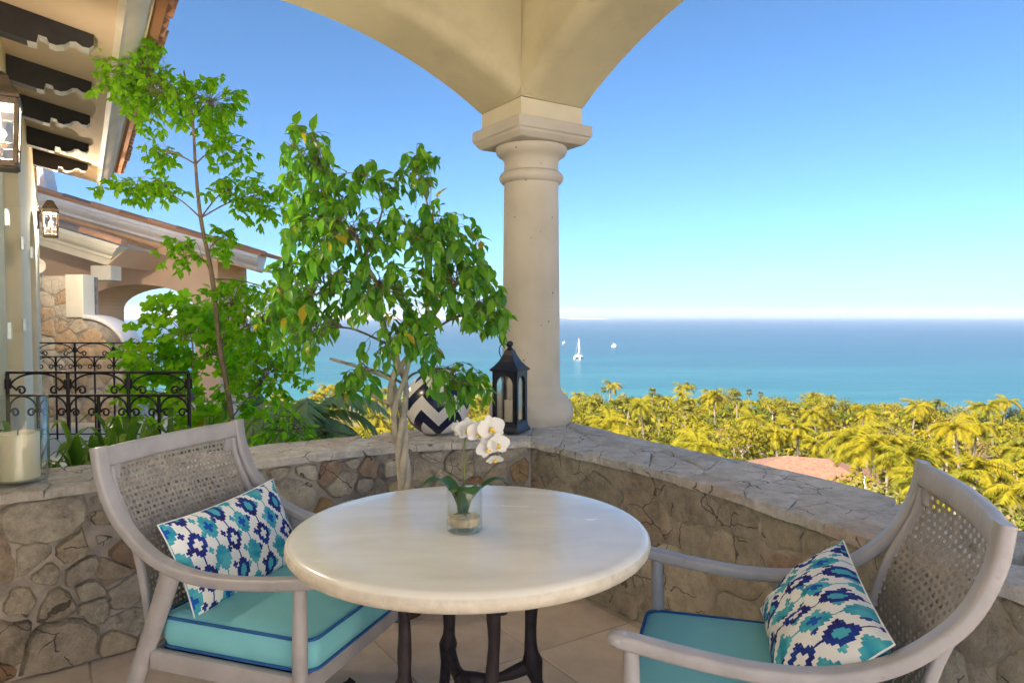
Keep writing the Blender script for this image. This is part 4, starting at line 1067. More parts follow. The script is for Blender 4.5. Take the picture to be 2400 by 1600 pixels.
def make_cushion(label):
    t = thing('seat_cushion', (0, 0, 0), label, 'cushion', 'seat cushions on the armchairs')
    def ol(i): return rrect(0.56 - 2 * i, 0.605 - 2 * i, max(0.045 - i * 0.5, 0.012), 6)
    c = (0.055, 0, 0.42)
    mb = ringed(ol, [(0.05, -0.058), (0.014, -0.055), (0.003, -0.045), (-0.004, -0.02), (-0.006, 0.0), (-0.004, 0.02), (0.001, 0.038), (0.008, 0.045), (0.03, 0.051), (0.08, 0.057), (0.14, 0.060), (0.2, 0.061), (0.26, 0.061)], c)
    mb.v = [(x + 0.003 * noise.noise(Vector((x * 16, y * 16, z * 9))), y + 0.003 * noise.noise(Vector((x * 15, y * 17, z * 9 + 4))), z + (0.0045 * noise.noise(Vector((x * 11, y * 13, 1))) + 0.003 * noise.noise(Vector((x * 34, y * 8, 3))) if z > 0.45 else 0)) for x, y, z in mb.v]
    cu = mb.build('cover', M['cushion'], t, smooth=60, world=False)
    for z in (0.043, -0.047):
        P = [(c[0] + a, c[1] + b, c[2] + z) for a, b in ol(0.001)]; mb = MB()
        sec = [(0.0052 * math.cos(2 * math.pi * k / 8), 0.0052 * math.sin(2 * math.pi * k / 8)) for k in range(8)]
        mb.sweep(P, sec, Vector((0, 0, 1)), closed=True); mb.build('piping', M['piping'], t, smooth=80, world=False)
    return t
def make_pillow(label, wr, seed, T, half):
    t = thing('throw_pillow', (0, 0, 0), label, 'pillow', 'patterned lumbar pillows')
    mb = MB(); nu, nv = 48, 32; uv = []
    a, b = half, 0.162
    for side in (1, -1):
        base = len(mb.v); vs = []; fs = []
        for j in range(nv + 1):
            for i in range(nu + 1):
                u, v = i / nu * 2 - 1, j / nv * 2 - 1
                X = a * u * (1 - 0.055 * (1 - v * v)); Y = b * v * (1 - 0.075 * (1 - u * u))
                th = T * (max(0.0, (1 - abs(u) ** 2.6) * (1 - abs(v) ** 2.2))) ** 0.55
                th += wr * 0.012 * noise.noise(Vector((u * 3 + seed, v * 2.0, seed))) * (1 - u * u) * (1 - v * v) + wr * 0.006 * noise.noise(Vector((u * 9 + v * 6, v * 3, seed))) * (1 - u ** 4) * (1 - v ** 4)
                # local: X along chair width, Y up the back, th to the front; a soft sag
                vs.append((side * th + 0.02 * u * u * 0.6, X, Y)); uv.append((i / nu, j / nv))
        for j in range(nv):
            for i in range(nu): k = j * (nu + 1) + i; fs.append((k, k + 1, k + nu + 2, k + nu + 1))
        mb.add(vs, fs)
    mb.uv = uv
    o = mb.build('cover', M['ikat'], t, smooth=180, world=False)
    # seam cord round the edge
    P = []
    for k in range(48): P.append((k / 48 * 2 - 1, -1))
    for k in range(32): P.append((1, k / 32 * 2 - 1))
    for k in range(48): P.append((1 - k / 48 * 2, 1))
    for k in range(32): P.append((-1, 1 - k / 32 * 2))
    Q = [(0.012 * u * u, a * u * (1 - 0.055 * (1 - v * v)), b * v * (1 - 0.075 * (1 - u * u))) for u, v in P]
    sec = [(0.0022 * math.cos(2 * math.pi * k / 6), 0.0022 * math.sin(2 * math.pi * k / 6)) for k in range(6)]
    MB().sweep(Q, sec, Vector((1, 0, 0)), closed=True).build('seam', M['canvas'], t, smooth=80, world=False)
    return t
POSES = [((-0.792, 2.401, 0), -0.33, 'left'), ((0.665, 1.851, 0), 2.846, 'right')]
CL = {'left': 'grey painted cane-back armchair left of the table, by the pale rubble wall', 'right': 'grey painted cane-back armchair right of the table, by the sea-side wall'}
UL = {'left': 'teal seat cushion with blue piping on the left armchair', 'right': 'teal seat cushion with blue piping on the right armchair'}
PL = {'left': 'blue and white ikat pillow standing upright on the left armchair', 'right': 'creased blue and white ikat pillow slumped on the right armchair'}
c0 = make_chair(CL['left']); u0 = make_cushion(UL['left'])
for i, (loc, rz, k) in enumerate(POSES):
    c = c0 if i == 0 else copy_tree(c0); u_ = u0 if i == 0 else copy_tree(u0)
    for o in (c, u_): o.location = loc; o.rotation_euler = (0, 0, rz)
    c['label'] = CL[k]; u_['label'] = UL[k]
    p = make_pillow(PL[k], 0.6 if i == 0 else 1.6, 3.1 + i * 5, (0.066, 0.088)[i], (0.285, 0.30)[i])
    cx, cz, tilt, yy, roll, yaw = ((-0.175, 0.605, -24, -0.01, 2.0, 0.0), (-0.135, 0.598, -44, 0.005, -5.0, 5.0))[i]
    m = Matrix.Translation(loc) @ Matrix.Rotation(rz, 4, 'Z') @ Matrix.Translation((cx, yy, cz)) @ Matrix.Rotation(R(yaw), 4, 'Z') @ Matrix.Rotation(R(tilt), 4, 'Y') @ Matrix.Rotation(R(roll), 4, 'X')
    p.location = m.to_translation(); p.rotation_euler = m.to_euler()

# ------------------------------------------------------------------ orchid in a glass on the table
OX, OY = -0.143, 2.125
ot = thing('orchid_glass', (OX, OY, TZ), 'clear glass cylinder with sand on the stone table, holding an orchid', 'vase')
MB().lathe([(0.004, 0.002), (0.050, 0.002), (0.0535, 0.005), (0.0535, 0.135), (0.0520, 0.1365), (0.0505, 0.135), (0.0505, 0.024), (0.046, 0.020), (0.004, 0.020)], 40, (OX, OY, TZ), cap=False).build('glass', M['glass'], ot, smooth=40)
MB().lathe([(0.003, 0.0215), (0.047, 0.0215), (0.0495, 0.024), (0.0495, 0.046), (0.03, 0.052), (0.003, 0.054)], 32, (OX, OY, TZ)).build('sand', M['sand'], ot, smooth=60)
orc = thing('orchid', (OX, OY, TZ + 0.05), 'white orchid with yellow centres and dark green leaves in the glass', 'plant')
def blade(path, widths, fold=0.25, n=None, side=None, thick=0):
    """leaf along path: centre line with two flanks"""
    P = [Vector(p) for p in path]; m = len(P); vs = []; fs = []
    for i in range(m):
        t = (P[min(i + 1, m - 1)] - P[max(i - 1, 0)]).normalized()
        s = Vector(side) if side is not None else t.cross(Vector((0, 0, 1)))
        if s.length < 1e-4: s = Vector((1, 0, 0))
        s = (s - t * s.dot(t)).normalized(); nn = s.cross(t)
        if nn.z < 0: nn = -nn
        w_ = widths[i]; vs += [P[i] - s * w_ + nn * (fold * w_), P[i], P[i] + s * w_ + nn * (fold * w_)]
    for i in range(m - 1):
        for k in range(2): fs.append((i * 3 + k, i * 3 + k + 1, i * 3 + 4 + k, i * 3 + 3 + k))
    return MB().add(vs, fs)
O0 = Vector((OX - 0.005, OY, TZ + 0.05))
for d, L, up, wd, sd in (((-0.75, -0.2), 0.12, 0.11, 0.026, None), ((0.22, -0.65), 0.10, 0.10, 0.026, (1, 0.3, 0)), ((0.85, 0.25), 0.145, 0.10, 0.020, None), ((-0.55, 0.35), 0.10, 0.10, 0.024, None), ((-0.35, -0.5), 0.05, 0.09, 0.02, (1, -0.3, 0))):
    dv = Vector((d[0], d[1], 0)).normalized()
    P = spline([O0, O0 + dv * L * 0.3 + Vector((0, 0, up * 0.65)), O0 + dv * L * 0.7 + Vector((0, 0, up)), O0 + dv * L + Vector((0, 0, up * 0.85))], 4)
    ws = [wd * (0.35 + 0.65 * math.sin(math.pi * min(1, (k / (len(P) - 1)) * 0.80 + 0.1))) if k < len(P) - 1 else 0.002 for k in range(len(P))]
    blade(P, ws, 0.22, side=sd).build('leaf', M['orchid_leaf'], orc, smooth=180, fix=False)
SP = spline([O0 + Vector((0.0, 0.0, 0)), O0 + Vector((0.004, 0.0, 0.10)), O0 + Vector((0.004, 0.005, 0.21)), O0 + Vector((0.022, 0.0, 0.262)), O0 + Vector((0.062, -0.012, 0.268)), O0 + Vector((0.10, -0.02, 0.235)), O0 + Vector((0.115, -0.03, 0.19))], 5)
MB().tube(SP, 0.0028, 8).build('stem', M['stem'], orc, smooth=80)
for q in range(4):
    a = q * 1.7; MB().tube(spline([O0, O0 + Vector((0.02 * math.cos(a), 0.02 * math.sin(a), 0.004)), O0 + Vector((0.035 * math.cos(a), 0.035 * math.sin(a), -0.012))], 4), 0.0025, 6).build('root', M['stem'], orc, smooth=80)
def flower(c, face, roll, sc):
    f = Vector(face).normalized(); q = f.to_track_quat('Z', 'Y').to_matrix() @ Matrix.Rotation(roll, 3, 'Z')
    mb = MB()
    def pet(ang, L, wd, cup):
        n = 5; vs = []; fs = []
        for i in range(n + 1):
            t = i / n; w_ = wd * math.sin(math.pi * (0.08 + 0.86 * t ** 0.8)) ** 0.8; r = L * t
            for s in (-1, -0.5, 0, 0.5, 1):
                x = r; y = s * w_; z = cup * t * t * L - 0.12 * abs(s) * w_ + 0.002 * math.sin(5 * s + 9 * t)
                vs.append((x * math.cos(ang) - y * math.sin(ang), x * math.sin(ang) + y * math.cos(ang), z))
        for i in range(n):
            for k in range(4): fs.append((i * 5 + k, i * 5 + k + 1, i * 5 + 6 + k, i * 5 + 5 + k))
        mb.add(vs, fs)
    for ang in (R(90), R(218), R(322)): pet(ang, 0.036, 0.0145, 0.12)
    n0 = len(mb.v)
    for ang in (R(10), R(170)): pet(ang, 0.038, 0.0235, 0.22)
    for i in range(n0, len(mb.v)): x, y, z = mb.v[i]; mb.v[i] = (x, y, z + 0.0025)
    o = MB().add([tuple(q @ (Vector(p) * sc) + c) for p in mb.v], mb.f).build('flower', M['petal'], orc, smooth=180, fix=False)
    lb = MB().lathe([(0.001, 0.0), (0.005, 0.003), (0.0065, 0.009), (0.004, 0.015), (0.001, 0.017)], 10)
    for ang in (-0.9, 0.9):
        l2 = MB().lathe([(0.001, 0.0), (0.004, 0.003), (0.0042, 0.008), (0.001, 0.012)], 8); lb.add([(p[0] + 0.006 * math.sin(ang), p[1] - 0.007, p[2] + 0.001) for p in l2.v], l2.f)
    MB().add([tuple(q @ (Vector((p[0], p[1] - 0.003, p[2])) * sc) + c) for p in lb.v], lb.f).build('lip', M['lip'], o, smooth=60)
for p, f, r_, s_ in (((0.018, -0.018, 0.262), (-0.25, -1, 0.05), 0.1, 1.0), ((0.052, -0.034, 0.255), (0.15, -1, -0.05), -0.2, 1.05), ((0.085, -0.040, 0.268), (0.25, -1, 0.1), 0.25, 1.12), ((0.104, -0.045, 0.222), (0.5, -0.9, -0.1), 0.0, 1.0), ((0.076, -0.05, 0.212), (-0.1, -1, -0.3), 0.5, 0.9), ((-0.012, 0.0, 0.258), (-0.9, -0.6, -0.1), 0.0, 0.8), ((0.098, -0.03, 0.175), (0.1, -0.7, -0.75), 0.2, 0.7)):
    flower(O0 + Vector(p), f, r_, s_)

# ------------------------------------------------------------------ things on the wall top
WZ = 0.738
# navy lantern
lx, ly = -0.012, 4.06
ln = thing('lantern', (lx, ly, WZ), 'navy metal lantern with arched openings beside the column', 'lantern', rz=R(-24))
LW, LB, LH = 0.155, 0.018, 0.345
def lb_(mb, name, mat, s=None): return mb.build(name, mat, ln, smooth=s, world=False)
mb = MB(); mb.lathe([(0.128, 0.0), (0.128, 0.012), (0.112, 0.03), (0.108, 0.05), (0.02, 0.05)], 4, (0, 0, 0), sq=True); lb_(mb, 'plinth', M['navy'])
for k in range(4):
    q = Matrix.Rotation(R(90 * k), 3, 'Z'); hw = 0.0755; ow = 0.050; z0, zs = 0.062, 0.27
    mb = MB(); N = 10; pr = []
    o2 = [(-hw, 0.05)] + [(-hw, LH), (hw, LH), (hw, 0.05)]
    arc = [(ow * math.cos(R(180 * i / N)), zs + 0.052 * math.sin(R(180 * i / N))) for i in range(N + 1)]       # right to left
    def P3(a, b, d): v = q @ Vector((a, -d, b)); return (v.x, v.y, v.z)
    for d0, d1 in ((0.066, 0.0755),):
        def qd(pts):
            n = len(pts); mb.add([P3(a, b, d1) for a, b in pts] + [P3(a, b, d0) for a, b in pts], [tuple(range(n)), tuple(range(2 * n - 1, n - 1, -1))] + [(i, (i + 1) % n, n + (i + 1) % n, n + i) for i in range(n)])
        e = 0.0004
        qd([(-hw, 0.05), (-ow, 0.05), (-ow, zs), (-hw, zs)]); qd([(ow, 0.05), (hw, 0.05), (hw, zs), (ow, zs)])
        qd([(-ow + e, 0.05), (ow - e, 0.05), (ow - e, z0), (-ow + e, z0)])
        for i in range(N):
            (a0, b0), (a1, b1) = arc[i], arc[i + 1]; qd([(a0, b0), (a0, LH), (a1, LH), (a1, b1)])
        qd([(ow, zs + e), (hw, zs + e), (hw, LH), (ow, LH)]); qd([(-hw, zs + e), (-ow, zs + e), (-ow, LH), (-hw, LH)])
    lb_(mb, 'side_panel', M['navy'])
    mb = MB(); mb.add([P3(-ow - 0.006, z0 - 0.006, 0.063), P3(ow + 0.006, z0 - 0.006, 0.063), P3(ow + 0.006, zs + 0.058, 0.063), P3(-ow - 0.006, zs + 0.058, 0.063)], [(0, 1, 2, 3)]); lb_(mb, 'pane', M['pane'])
mb = MB(); mb.lathe([(0.11, LH), (0.122, LH + 0.002), (0.124, LH + 0.012), (0.10, LH + 0.028), (0.070, LH + 0.055), (0.045, LH + 0.09), (0.03, LH + 0.118), (0.02, LH + 0.122)], 4, (0, 0, 0), sq=True); lb_(mb, 'roof', M['navy'])
mb = MB(); mb.lathe([(0.018, LH + 0.118), (0.02, LH + 0.126), (0.012, LH + 0.132), (0.010, LH + 0.14), (0.018, LH + 0.148), (0.02, LH + 0.158), (0.013, LH + 0.168), (0.004, LH + 0.172)], 14); lb_(mb, 'finial', M['navy'], 50)
mb = MB(); P = [(-0.008 + 0.036 * math.cos(2 * math.pi * k / 20) * 0.7 - 0.02, -0.02 + 0.01 * math.cos(2 * math.pi * k / 20), LH + 0.115 + 0.042 * math.sin(2 * math.pi * k / 20)) for k in range(20)]
mb.sweep(P, [(0.003 * math.cos(2 * math.pi * k / 6), 0.003 * math.sin(2 * math.pi * k / 6)) for k in range(6)], Vector((0.3, 1, 0.2)), closed=True); lb_(mb, 'ring', M['navy'], 80)
def candle(loc, r, h, label, sag=0.004):
    t = thing('pillar_candle', loc, label, 'candle')
    mb = MB(); vs = []
    mb.lathe([(r * 0.3, 0), (r * 0.97, 0), (r, 0.004), (r, h - 0.006), (r * 0.985, h - 0.001), (r * 0.95, h), (r * 0.88, h - sag), (r * 0.5, h - sag * 1.8), (0.004, h - sag * 2)], 40, (0, 0, 0))
    mb.v = [(x, y, z + (0.004 * noise.noise(Vector((x * 20, y * 20, 2))) if z > h * 0.8 else 0)) for x, y, z in mb.v]
    mb.build('wax', M['wax'], t, smooth=50, world=False); MB().tube([(0, 0, h - sag * 2), (0.001, 0, h + 0.006), (0.003, 0.001, h + 0.014)], 0.0013, 6).build('wick', M['navy'], t, smooth=80, world=False)
    return t
candle((lx, ly, WZ + 0.052), 0.033, 0.125, 'cream pillar candle inside the navy lantern')
# hurricane glass with candle, far left
hx, hy = -1.985, 2.84
hg = thing('hurricane_glass', (hx, hy, WZ), 'tall clear hurricane glass on the wall top at the left edge', 'glass vase')
MB().lathe([(0.01, 0.002), (0.10, 0.002), (0.107, 0.008), (0.107, 0.335), (0.1045, 0.338), (0.102, 0.335), (0.102, 0.014), (0.098, 0.009), (0.01, 0.009)], 48, (hx, hy, WZ), cap=False).build('glass', M['glass'], hg, smooth=40)
candle((hx, hy, WZ + 0.0095), 0.074, 0.182, 'thick white pillar candle inside the hurricane glass', 0.006)
# chevron pot
pxx, pyy = -0.425, 4.03
pt = thing('chevron_pot', (pxx, pyy, WZ), 'round navy and white chevron pot on the wall top behind the ficus', 'pot')
pr = [(0.02, 0.0), (0.085, 0.0), (0.10, 0.006)]
for k in range(1, 16):
    a = R(-62 + 122 * k / 15); pr.append((0.188 * math.cos(a), 0.166 + 0.188 * math.sin(a)))
pr += [(0.098, 0.336), (0.112, 0.344), (0.113, 0.356), (0.103, 0.36), (0.094, 0.352), (0.09, 0.33), (0.12, 0.29), (0.01, 0.27)]
MB().lathe(pr, 56).build('body', M['chevron'], pt, smooth=50, world=False)
MB().lathe([(0.004, 0.300), (0.10, 0.300), (0.10, 0.315), (0.05, 0.322), (0.004, 0.325)], 24).build('soil', M['soil'], pt, smooth=60, world=False)

# ------------------------------------------------------------------ wall lanterns on the house
def wall_lantern(a, zb, h, wdt, label, power):
    p = H(a, 0.125, zb); t = thing('wall_lantern', p, label, 'lantern', 'lit lanterns on the house wall', rz=math.atan2(HN.y, HN.x))
    def B(mb, name, mat, s=None): return mb.build(name, mat, t, smooth=s, world=False)
    hb, ht = wdt * 0.42, wdt * 0.5; body = h * 0.68
    mb = MB()
    cs = [(-1, -1), (1, -1), (1, 1), (-1, 1)]
    for sx, sy in cs: mb.sweep([(sx * hb, sy * hb, 0.02), (sx * ht, sy * ht, body)], rrect(0.02, 0.02, 0.003, 1), Vector((1, 0, 0)))
    for z, hh in ((0.02, hb), (body, ht)):
        for i in range(4):
            x0, y0 = cs[i]; x1, y1 = cs[(i + 1) % 4]; mb.sweep([(x0 * hh, y0 * hh, z), (x1 * hh, y1 * hh, z)], rrect(0.022, 0.03, 0.003, 1), Vector((0, 0, 1)))
    B(mb, 'frame', M['lantern_metal'])
    mb = MB()
    for sx, sy, dx, dy in ((1, 0, 0, 1), (-1, 0, 0, 1), (0, 1, 1, 0), (0, -1, 1, 0)):
        f = 0.995
        mb.sweep([(sx * hb * f, sy * hb * f, 0.02), (sx * ht * f, sy * ht * f, body)], rrect(0.007, 0.007, 0.001, 1), Vector((dx, dy, 0.01)))
        zz = body * 0.36; hh = (hb + (ht - hb) * 0.36) * f
        mb.sweep([(sx * hh - dx * hh, sy * hh - dy * hh, zz), (sx * hh + dx * hh, sy * hh + dy * hh, zz)], rrect(0.006, 0.006, 0.001, 1), Vector((0, 0, 1)))
    B(mb, 'glazing_bar', M['lantern_metal'])
    for sx, sy in ((1, 0), (-1, 0), (0, 1), (0, -1)):
        k = 0.97
        if sx: q = [(sx * hb * k, -hb * k, 0.03), (sx * hb * k, hb * k, 0.03), (sx * ht * k, ht * k, body), (sx * ht * k, -ht * k, body)]
        else: q = [(-hb * k, sy * hb * k, 0.03), (hb * k, sy * hb * k, 0.03), (ht * k, sy * ht * k, body), (-ht * k, sy * ht * k, body)]
        B(MB().add(q, [(0, 1, 2, 3)]), 'pane' if sx != -1 else 'light_shield', M['pane'] if sx != -1 else M['lantern_metal'])  # metal back added instead of a pane, shielding the wall from the lamp
    r2 = math.sqrt(2)
    B(MB().lathe([(ht * r2 * 0.9, body + 0.012), (ht * r2 * 1.14, body + 0.016), (ht * r2 * 1.12, body + 0.03), (ht * r2 * 0.62, body + (h - body) * 0.75), (ht * r2 * 0.58, h - 0.02), (ht * r2 * 0.3, h), (0.01, h + 0.002)], 4, sq=True), 'cap', M['lantern_metal'])
    B(MB().lathe([(0.01, 0.0), (hb * r2 * 1.05, 0.0), (hb * r2 * 1.05, 0.008), (0.01, 0.009)], 4, sq=True), 'bottom', M['lantern_metal'])
    B(MB().lathe([(0.016, 0.02), (0.016, body * 0.36), (0.006, body * 0.37)], 12), 'candle_sleeve', M['lantern_metal'], 50)
    B(MB().lathe([(0.006, body * 0.375), (0.018, body * 0.42), (0.021, body * 0.47), (0.014, body * 0.55), (0.003, body * 0.64)], 14), 'bulb', M['bulb'], 60)
    mb = MB(); mb.box((-0.115, 0, h * 0.45), (0.018, 0.08, h * 0.5)); mb.tube([(-0.11, 0, h * 0.62), (-0.09, 0, h * 0.7), (-hb, 0, body * 0.9)], 0.009, 8); B(mb, 'bracket', M['lantern_metal'])
    ld = bpy.data.lights.new('lantern_light', 'POINT'); ld.energy = power; ld.color = (1.0, 0.84, 0.66); ld.shadow_soft_size = 0.018
    lo = bpy.data.objects.new('lantern_light', ld); C.objects.link(lo); lo.parent = t; lo.location = (0.0, 0, body * 0.66)
wall_lantern(6.3, 2.005, 0.40, 0.14, 'large lit lantern at the left edge, on the near wall of the house', 17.0)
wall_lantern(0.22, 2.29, 0.42, 0.15, 'small lit lantern at the far corner of the house wall', 40.0)

# ------------------------------------------------------------------ wrought iron railings
def spiral(c, r0, turns, a0, sgn, n=22):
    out = []
    for k in range(n + 1):
        t = k / n; r = r0 * (1 - 0.62 * t); a = a0 + sgn * turns * 2 * math.pi * t; out.append((c[0] + r * math.cos(a), c[1] + r * math.sin(a)))
    return out
def railing(A, B_, z1, z2, z3, bay, label, th=0.011, first=0.0):
    A = Vector(A); B_ = Vector(B_); L = (B_ - A).length; d = (B_ - A).normalized()
    t = thing('iron_railing', (A.x, A.y, z3), label, 'railing')
    nv = Vector((d.y, -d.x, 0))
    def W(s, z, o=0.0): p = A + d * s; return Vector((p.x, p.y, z)) + nv * o
    def tube(pts, r, name, n=6): return MB().tube(pts, r, n).build(name, M['iron'], t, smooth=80)
    MB().sweep([W(0, z1), W(L, z1)], rrect(0.03, 0.014, 0.004, 1), Vector((0, 0, 1))).build('top_rail', M['iron'], t)
    MB().sweep([W(0, z2), W(L - 0.02, z2)], rrect(0.026, 0.013, 0.004, 1), Vector((0, 0, 1))).build('middle_rail', M['iron'], t)
    MB().sweep([W(0, z3 + 0.06), W(L, z3 + 0.06)], rrect(0.026, 0.013, 0.004, 1), Vector((0, 0, 1))).build('bottom_rail', M['iron'], t)
    n = max(1, round(L / bay)); bw = L / n
    for k in range(n + 1):
        tube([W(min(k * bw, L), z1 - 0.006), W(min(k * bw, L), z3)], th, 'post', 8)
        tube([W(min(k * bw, L), z2 + (z1 - z2) * 0.5 - 0.03), W(min(k * bw, L), z2 + (z1 - z2) * 0.5 + 0.03)], th * 1.9, 'collar', 8)
    hh = z1 - z2
    def band(s0, zb, zt, width):
        h_ = zt - zb; c = s0 + width / 2
        arc = [W(c - width * 0.46 * math.cos(math.pi * k / 18), zb + h_ * 0.30 + h_ * 0.66 * math.sin(math.pi * k / 18), 0.001) for k in range(19)]
        tube(arc, th * 0.55, 'arch_scroll')
        for sg in (-1, 1):
            cc = (c + sg * width * 0.27, zb + h_ * 0.22); sp = spiral(cc, h_ * 0.20, 1.15, math.pi / 2 + sg * -math.pi / 2 if False else (0 if sg > 0 else math.pi), sg)
            root = [(c + sg * width * 0.49, zb + h_ * 0.55), (c + sg * width * 0.43, zb + h_ * 0.36)]
            tube([W(x, z, -0.001) for x, z in [root[0]] + sp], th * 0.55, 'scroll')
    for k in range(n): band(k * bw, z2, z1, bw)
    for k in range(n - 1):
        tube([W((k + 0.5) * bw, z2 - 0.006), W((k + 0.5) * bw, z3)], th * 0.9, 'baluster', 8)
    tube([W((n - 0.5) * bw, z2 - 0.006), W((n - 0.5) * bw, z3)], th * 0.9, 'baluster', 8)
    for k in range(n * 2): band(k * bw / 2, z2 - hh * 0.95, z2, bw / 2)
    return t
railing((-3.06, 4.30), (-1.96, 4.30), 1.055, 0.915, 0.15, 0.375, 'near black wrought iron railing with scrolls behind the strap-leaved plants')
railing((-5.36, 8.0), (-4.05, 8.0), 1.09, 0.935, 0.0, 0.39, 'far black wrought iron railing in front of the stone garden wall')
# ------------------------------------------------------------------ plants close by
def leaf_mesh(L, Wd, tip=0.25, fold=0.25, curl=0.3, bend=0.0):
    """leaf from the origin along +x, upper face +z: two flanks folded on the midrib, drooping tip"""
    xs = [0.0, 0.28, 0.58, 0.82, 1.0]; ws = [0.04, 0.85, 0.95, tip * 1.6, 0.0]
    vs = []; fs = []
    for x, w_ in zip(xs, ws):
        z = -curl * L * x * x; ww = w_ * Wd / 2
        bb = bend * L * x * x; vs += [(x * L, bb - ww, z + fold * ww), (x * L, bb, z), (x * L, bb + ww, z + fold * ww * (1 - bend * 3))]
    for i in range(4):
        for k in range(2): fs.append((i * 3 + k, i * 3 + 3 + k, i * 3 + 4 + k, i * 3 + k + 1))
    return vs, fs
def lobed_mesh(L):
    """hand-shaped leaf with five lobes"""
    pts = []; N = 20
    for k in range(N):
        a = 2 * math.pi * k / N; lob = 0.62 + 0.38 * abs(math.cos(2.5 * a)) ** 0.7
        r = L * 0.5 * lob * (1.0 if abs(a - math.pi) > 0.35 else 0.35)
        pts.append((L * 0.42 + r * math.cos(a), r * math.sin(a), -0.12 * r * r / L + 0.006 * math.sin(5 * a)))
    return [(L * 0.42, 0, 0.0)] + pts, [(0, 1 + k, 1 + (k + 1) % N) for k in range(N)]
def rot_to(d, roll):
    d = d.normalized(); up = Vector((0, 0, 1)); y = up.cross(d)
    if y.length < 1e-3: y = Vector((0, 1, 0))
    y.normalize(); z = d.cross(y); m = Matrix((d, y, z)).transposed(); return m @ Matrix.Rotation(roll, 3, 'X')
def rp(c, r):
    while True:
        v = Vector((random.uniform(-1, 1), random.uniform(-1, 1), random.uniform(-1, 1)))
        if v.length <= 1: return Vector((c[0] + v.x * r[0], c[1] + v.y * r[1], c[2] + v.z * r[2]))

def leafy(root, trunk_pts, blobs, meshes, mat, barkmat, droop, nsep, lpt=9, twig_r=0.0022, crown_name='foliage', leaf_sc=(0.8, 1.2), branch_r=0.007, cluster=None):
    """limbs to every blob, twigs inside it and leaves along the twigs.
       blobs: (centre, radii, number of twigs, attach index on trunk)"""
    wood = MB(); leaves = []
    for c, r, nt_, at_ in blobs:
        a = Vector(trunk_pts[at_]); c = Vector(c)
        mid = a.lerp(c, 0.5) + Vector((random.uniform(-.05, .05), random.uniform(-.05, .05), 0.05))
        P = spline([a, mid, c], 6)
        wood.tube(P, [branch_r * (1 - 0.6 * k / (len(P) - 1)) for k in range(len(P))], 6)
        for _ in range(nt_):
            tipp = rp(c, r); s = P[random.randint(len(P) // 2, len(P) - 1)]
            m2 = s.lerp(tipp, 0.5) + Vector((random.uniform(-.04, .04), random.uniform(-.04, .04), random.uniform(0.0, 0.07)))
            T = spline([s, m2, tipp, tipp + (tipp - m2) * 0.15 + Vector((0, 0, -0.03 * droop))], 4)
            wood.tube(T, [twig_r * (1 - 0.6 * k / (len(T) - 1)) for k in range(len(T))], 4, cap=False)
            for q in range(lpt):
                t = 0.35 + 0.65 * (q + random.random()) / lpt; i = min(int(t * (len(T) - 1)), len(T) - 2); p = T[i].lerp(T[i + 1], t * (len(T) - 1) - i)
                tg = (T[i + 1] - T[i]).normalized(); ang = q * 2.4 + random.uniform(-.5, .5)
                side = tg.orthogonal().normalized(); side = Matrix.Rotation(ang, 3, tg) @ side
                d = (tg * 0.45 + side * 0.8 + Vector((0, 0, -droop * random.uniform(0.4, 1.3))))
                if cluster:
                    for z in range(cluster):
                        d2 = Matrix.Rotation((z - (cluster - 1) / 2) * 0.75 + random.uniform(-.15, .15), 3, Vector((random.uniform(-.3, .3), random.uniform(-.3, .3), 1)).normalized()) @ d
                        leaves.append((p, d2, random.uniform(-0.9, 0.9), random.uniform(*leaf_sc)))
                else: leaves.append((p, d, random.uniform(-0.9, 0.9), random.uniform(*leaf_sc)))
    wood.build('branches', barkmat, root, smooth=80)
    # the leaves nearest the terrace become pieces of their own, the rest one mass
    leaves.sort(key=lambda l: l[0].y)
    mes = []
    for vs, fs in meshes: mes.append(MB().add(vs, fs).mesh('leaf', mat, 180, fix=False))
    step = max(1, len(leaves) // max(nsep, 1) // 2)
    chosen = set(range(0, min(len(leaves), nsep * step), step))
    rest = MB()
    for i, (p, d, roll, sc) in enumerate(leaves):
        m3 = rot_to(d, roll) * sc
        if i in chosen:
            o = obj('leaf', mes[i % len(mes)], root); m = m3.to_4x4(); m.translation = p; o.matrix_basis = m
        else:
            vs, fs = meshes[i % len(meshes)]; rest.add([m3 @ Vector(v) + p for v in vs], fs)
    o = rest.build(crown_name, mat, root, smooth=180, fix=False); o['kind'] = 'stuff'
    return len(leaves)

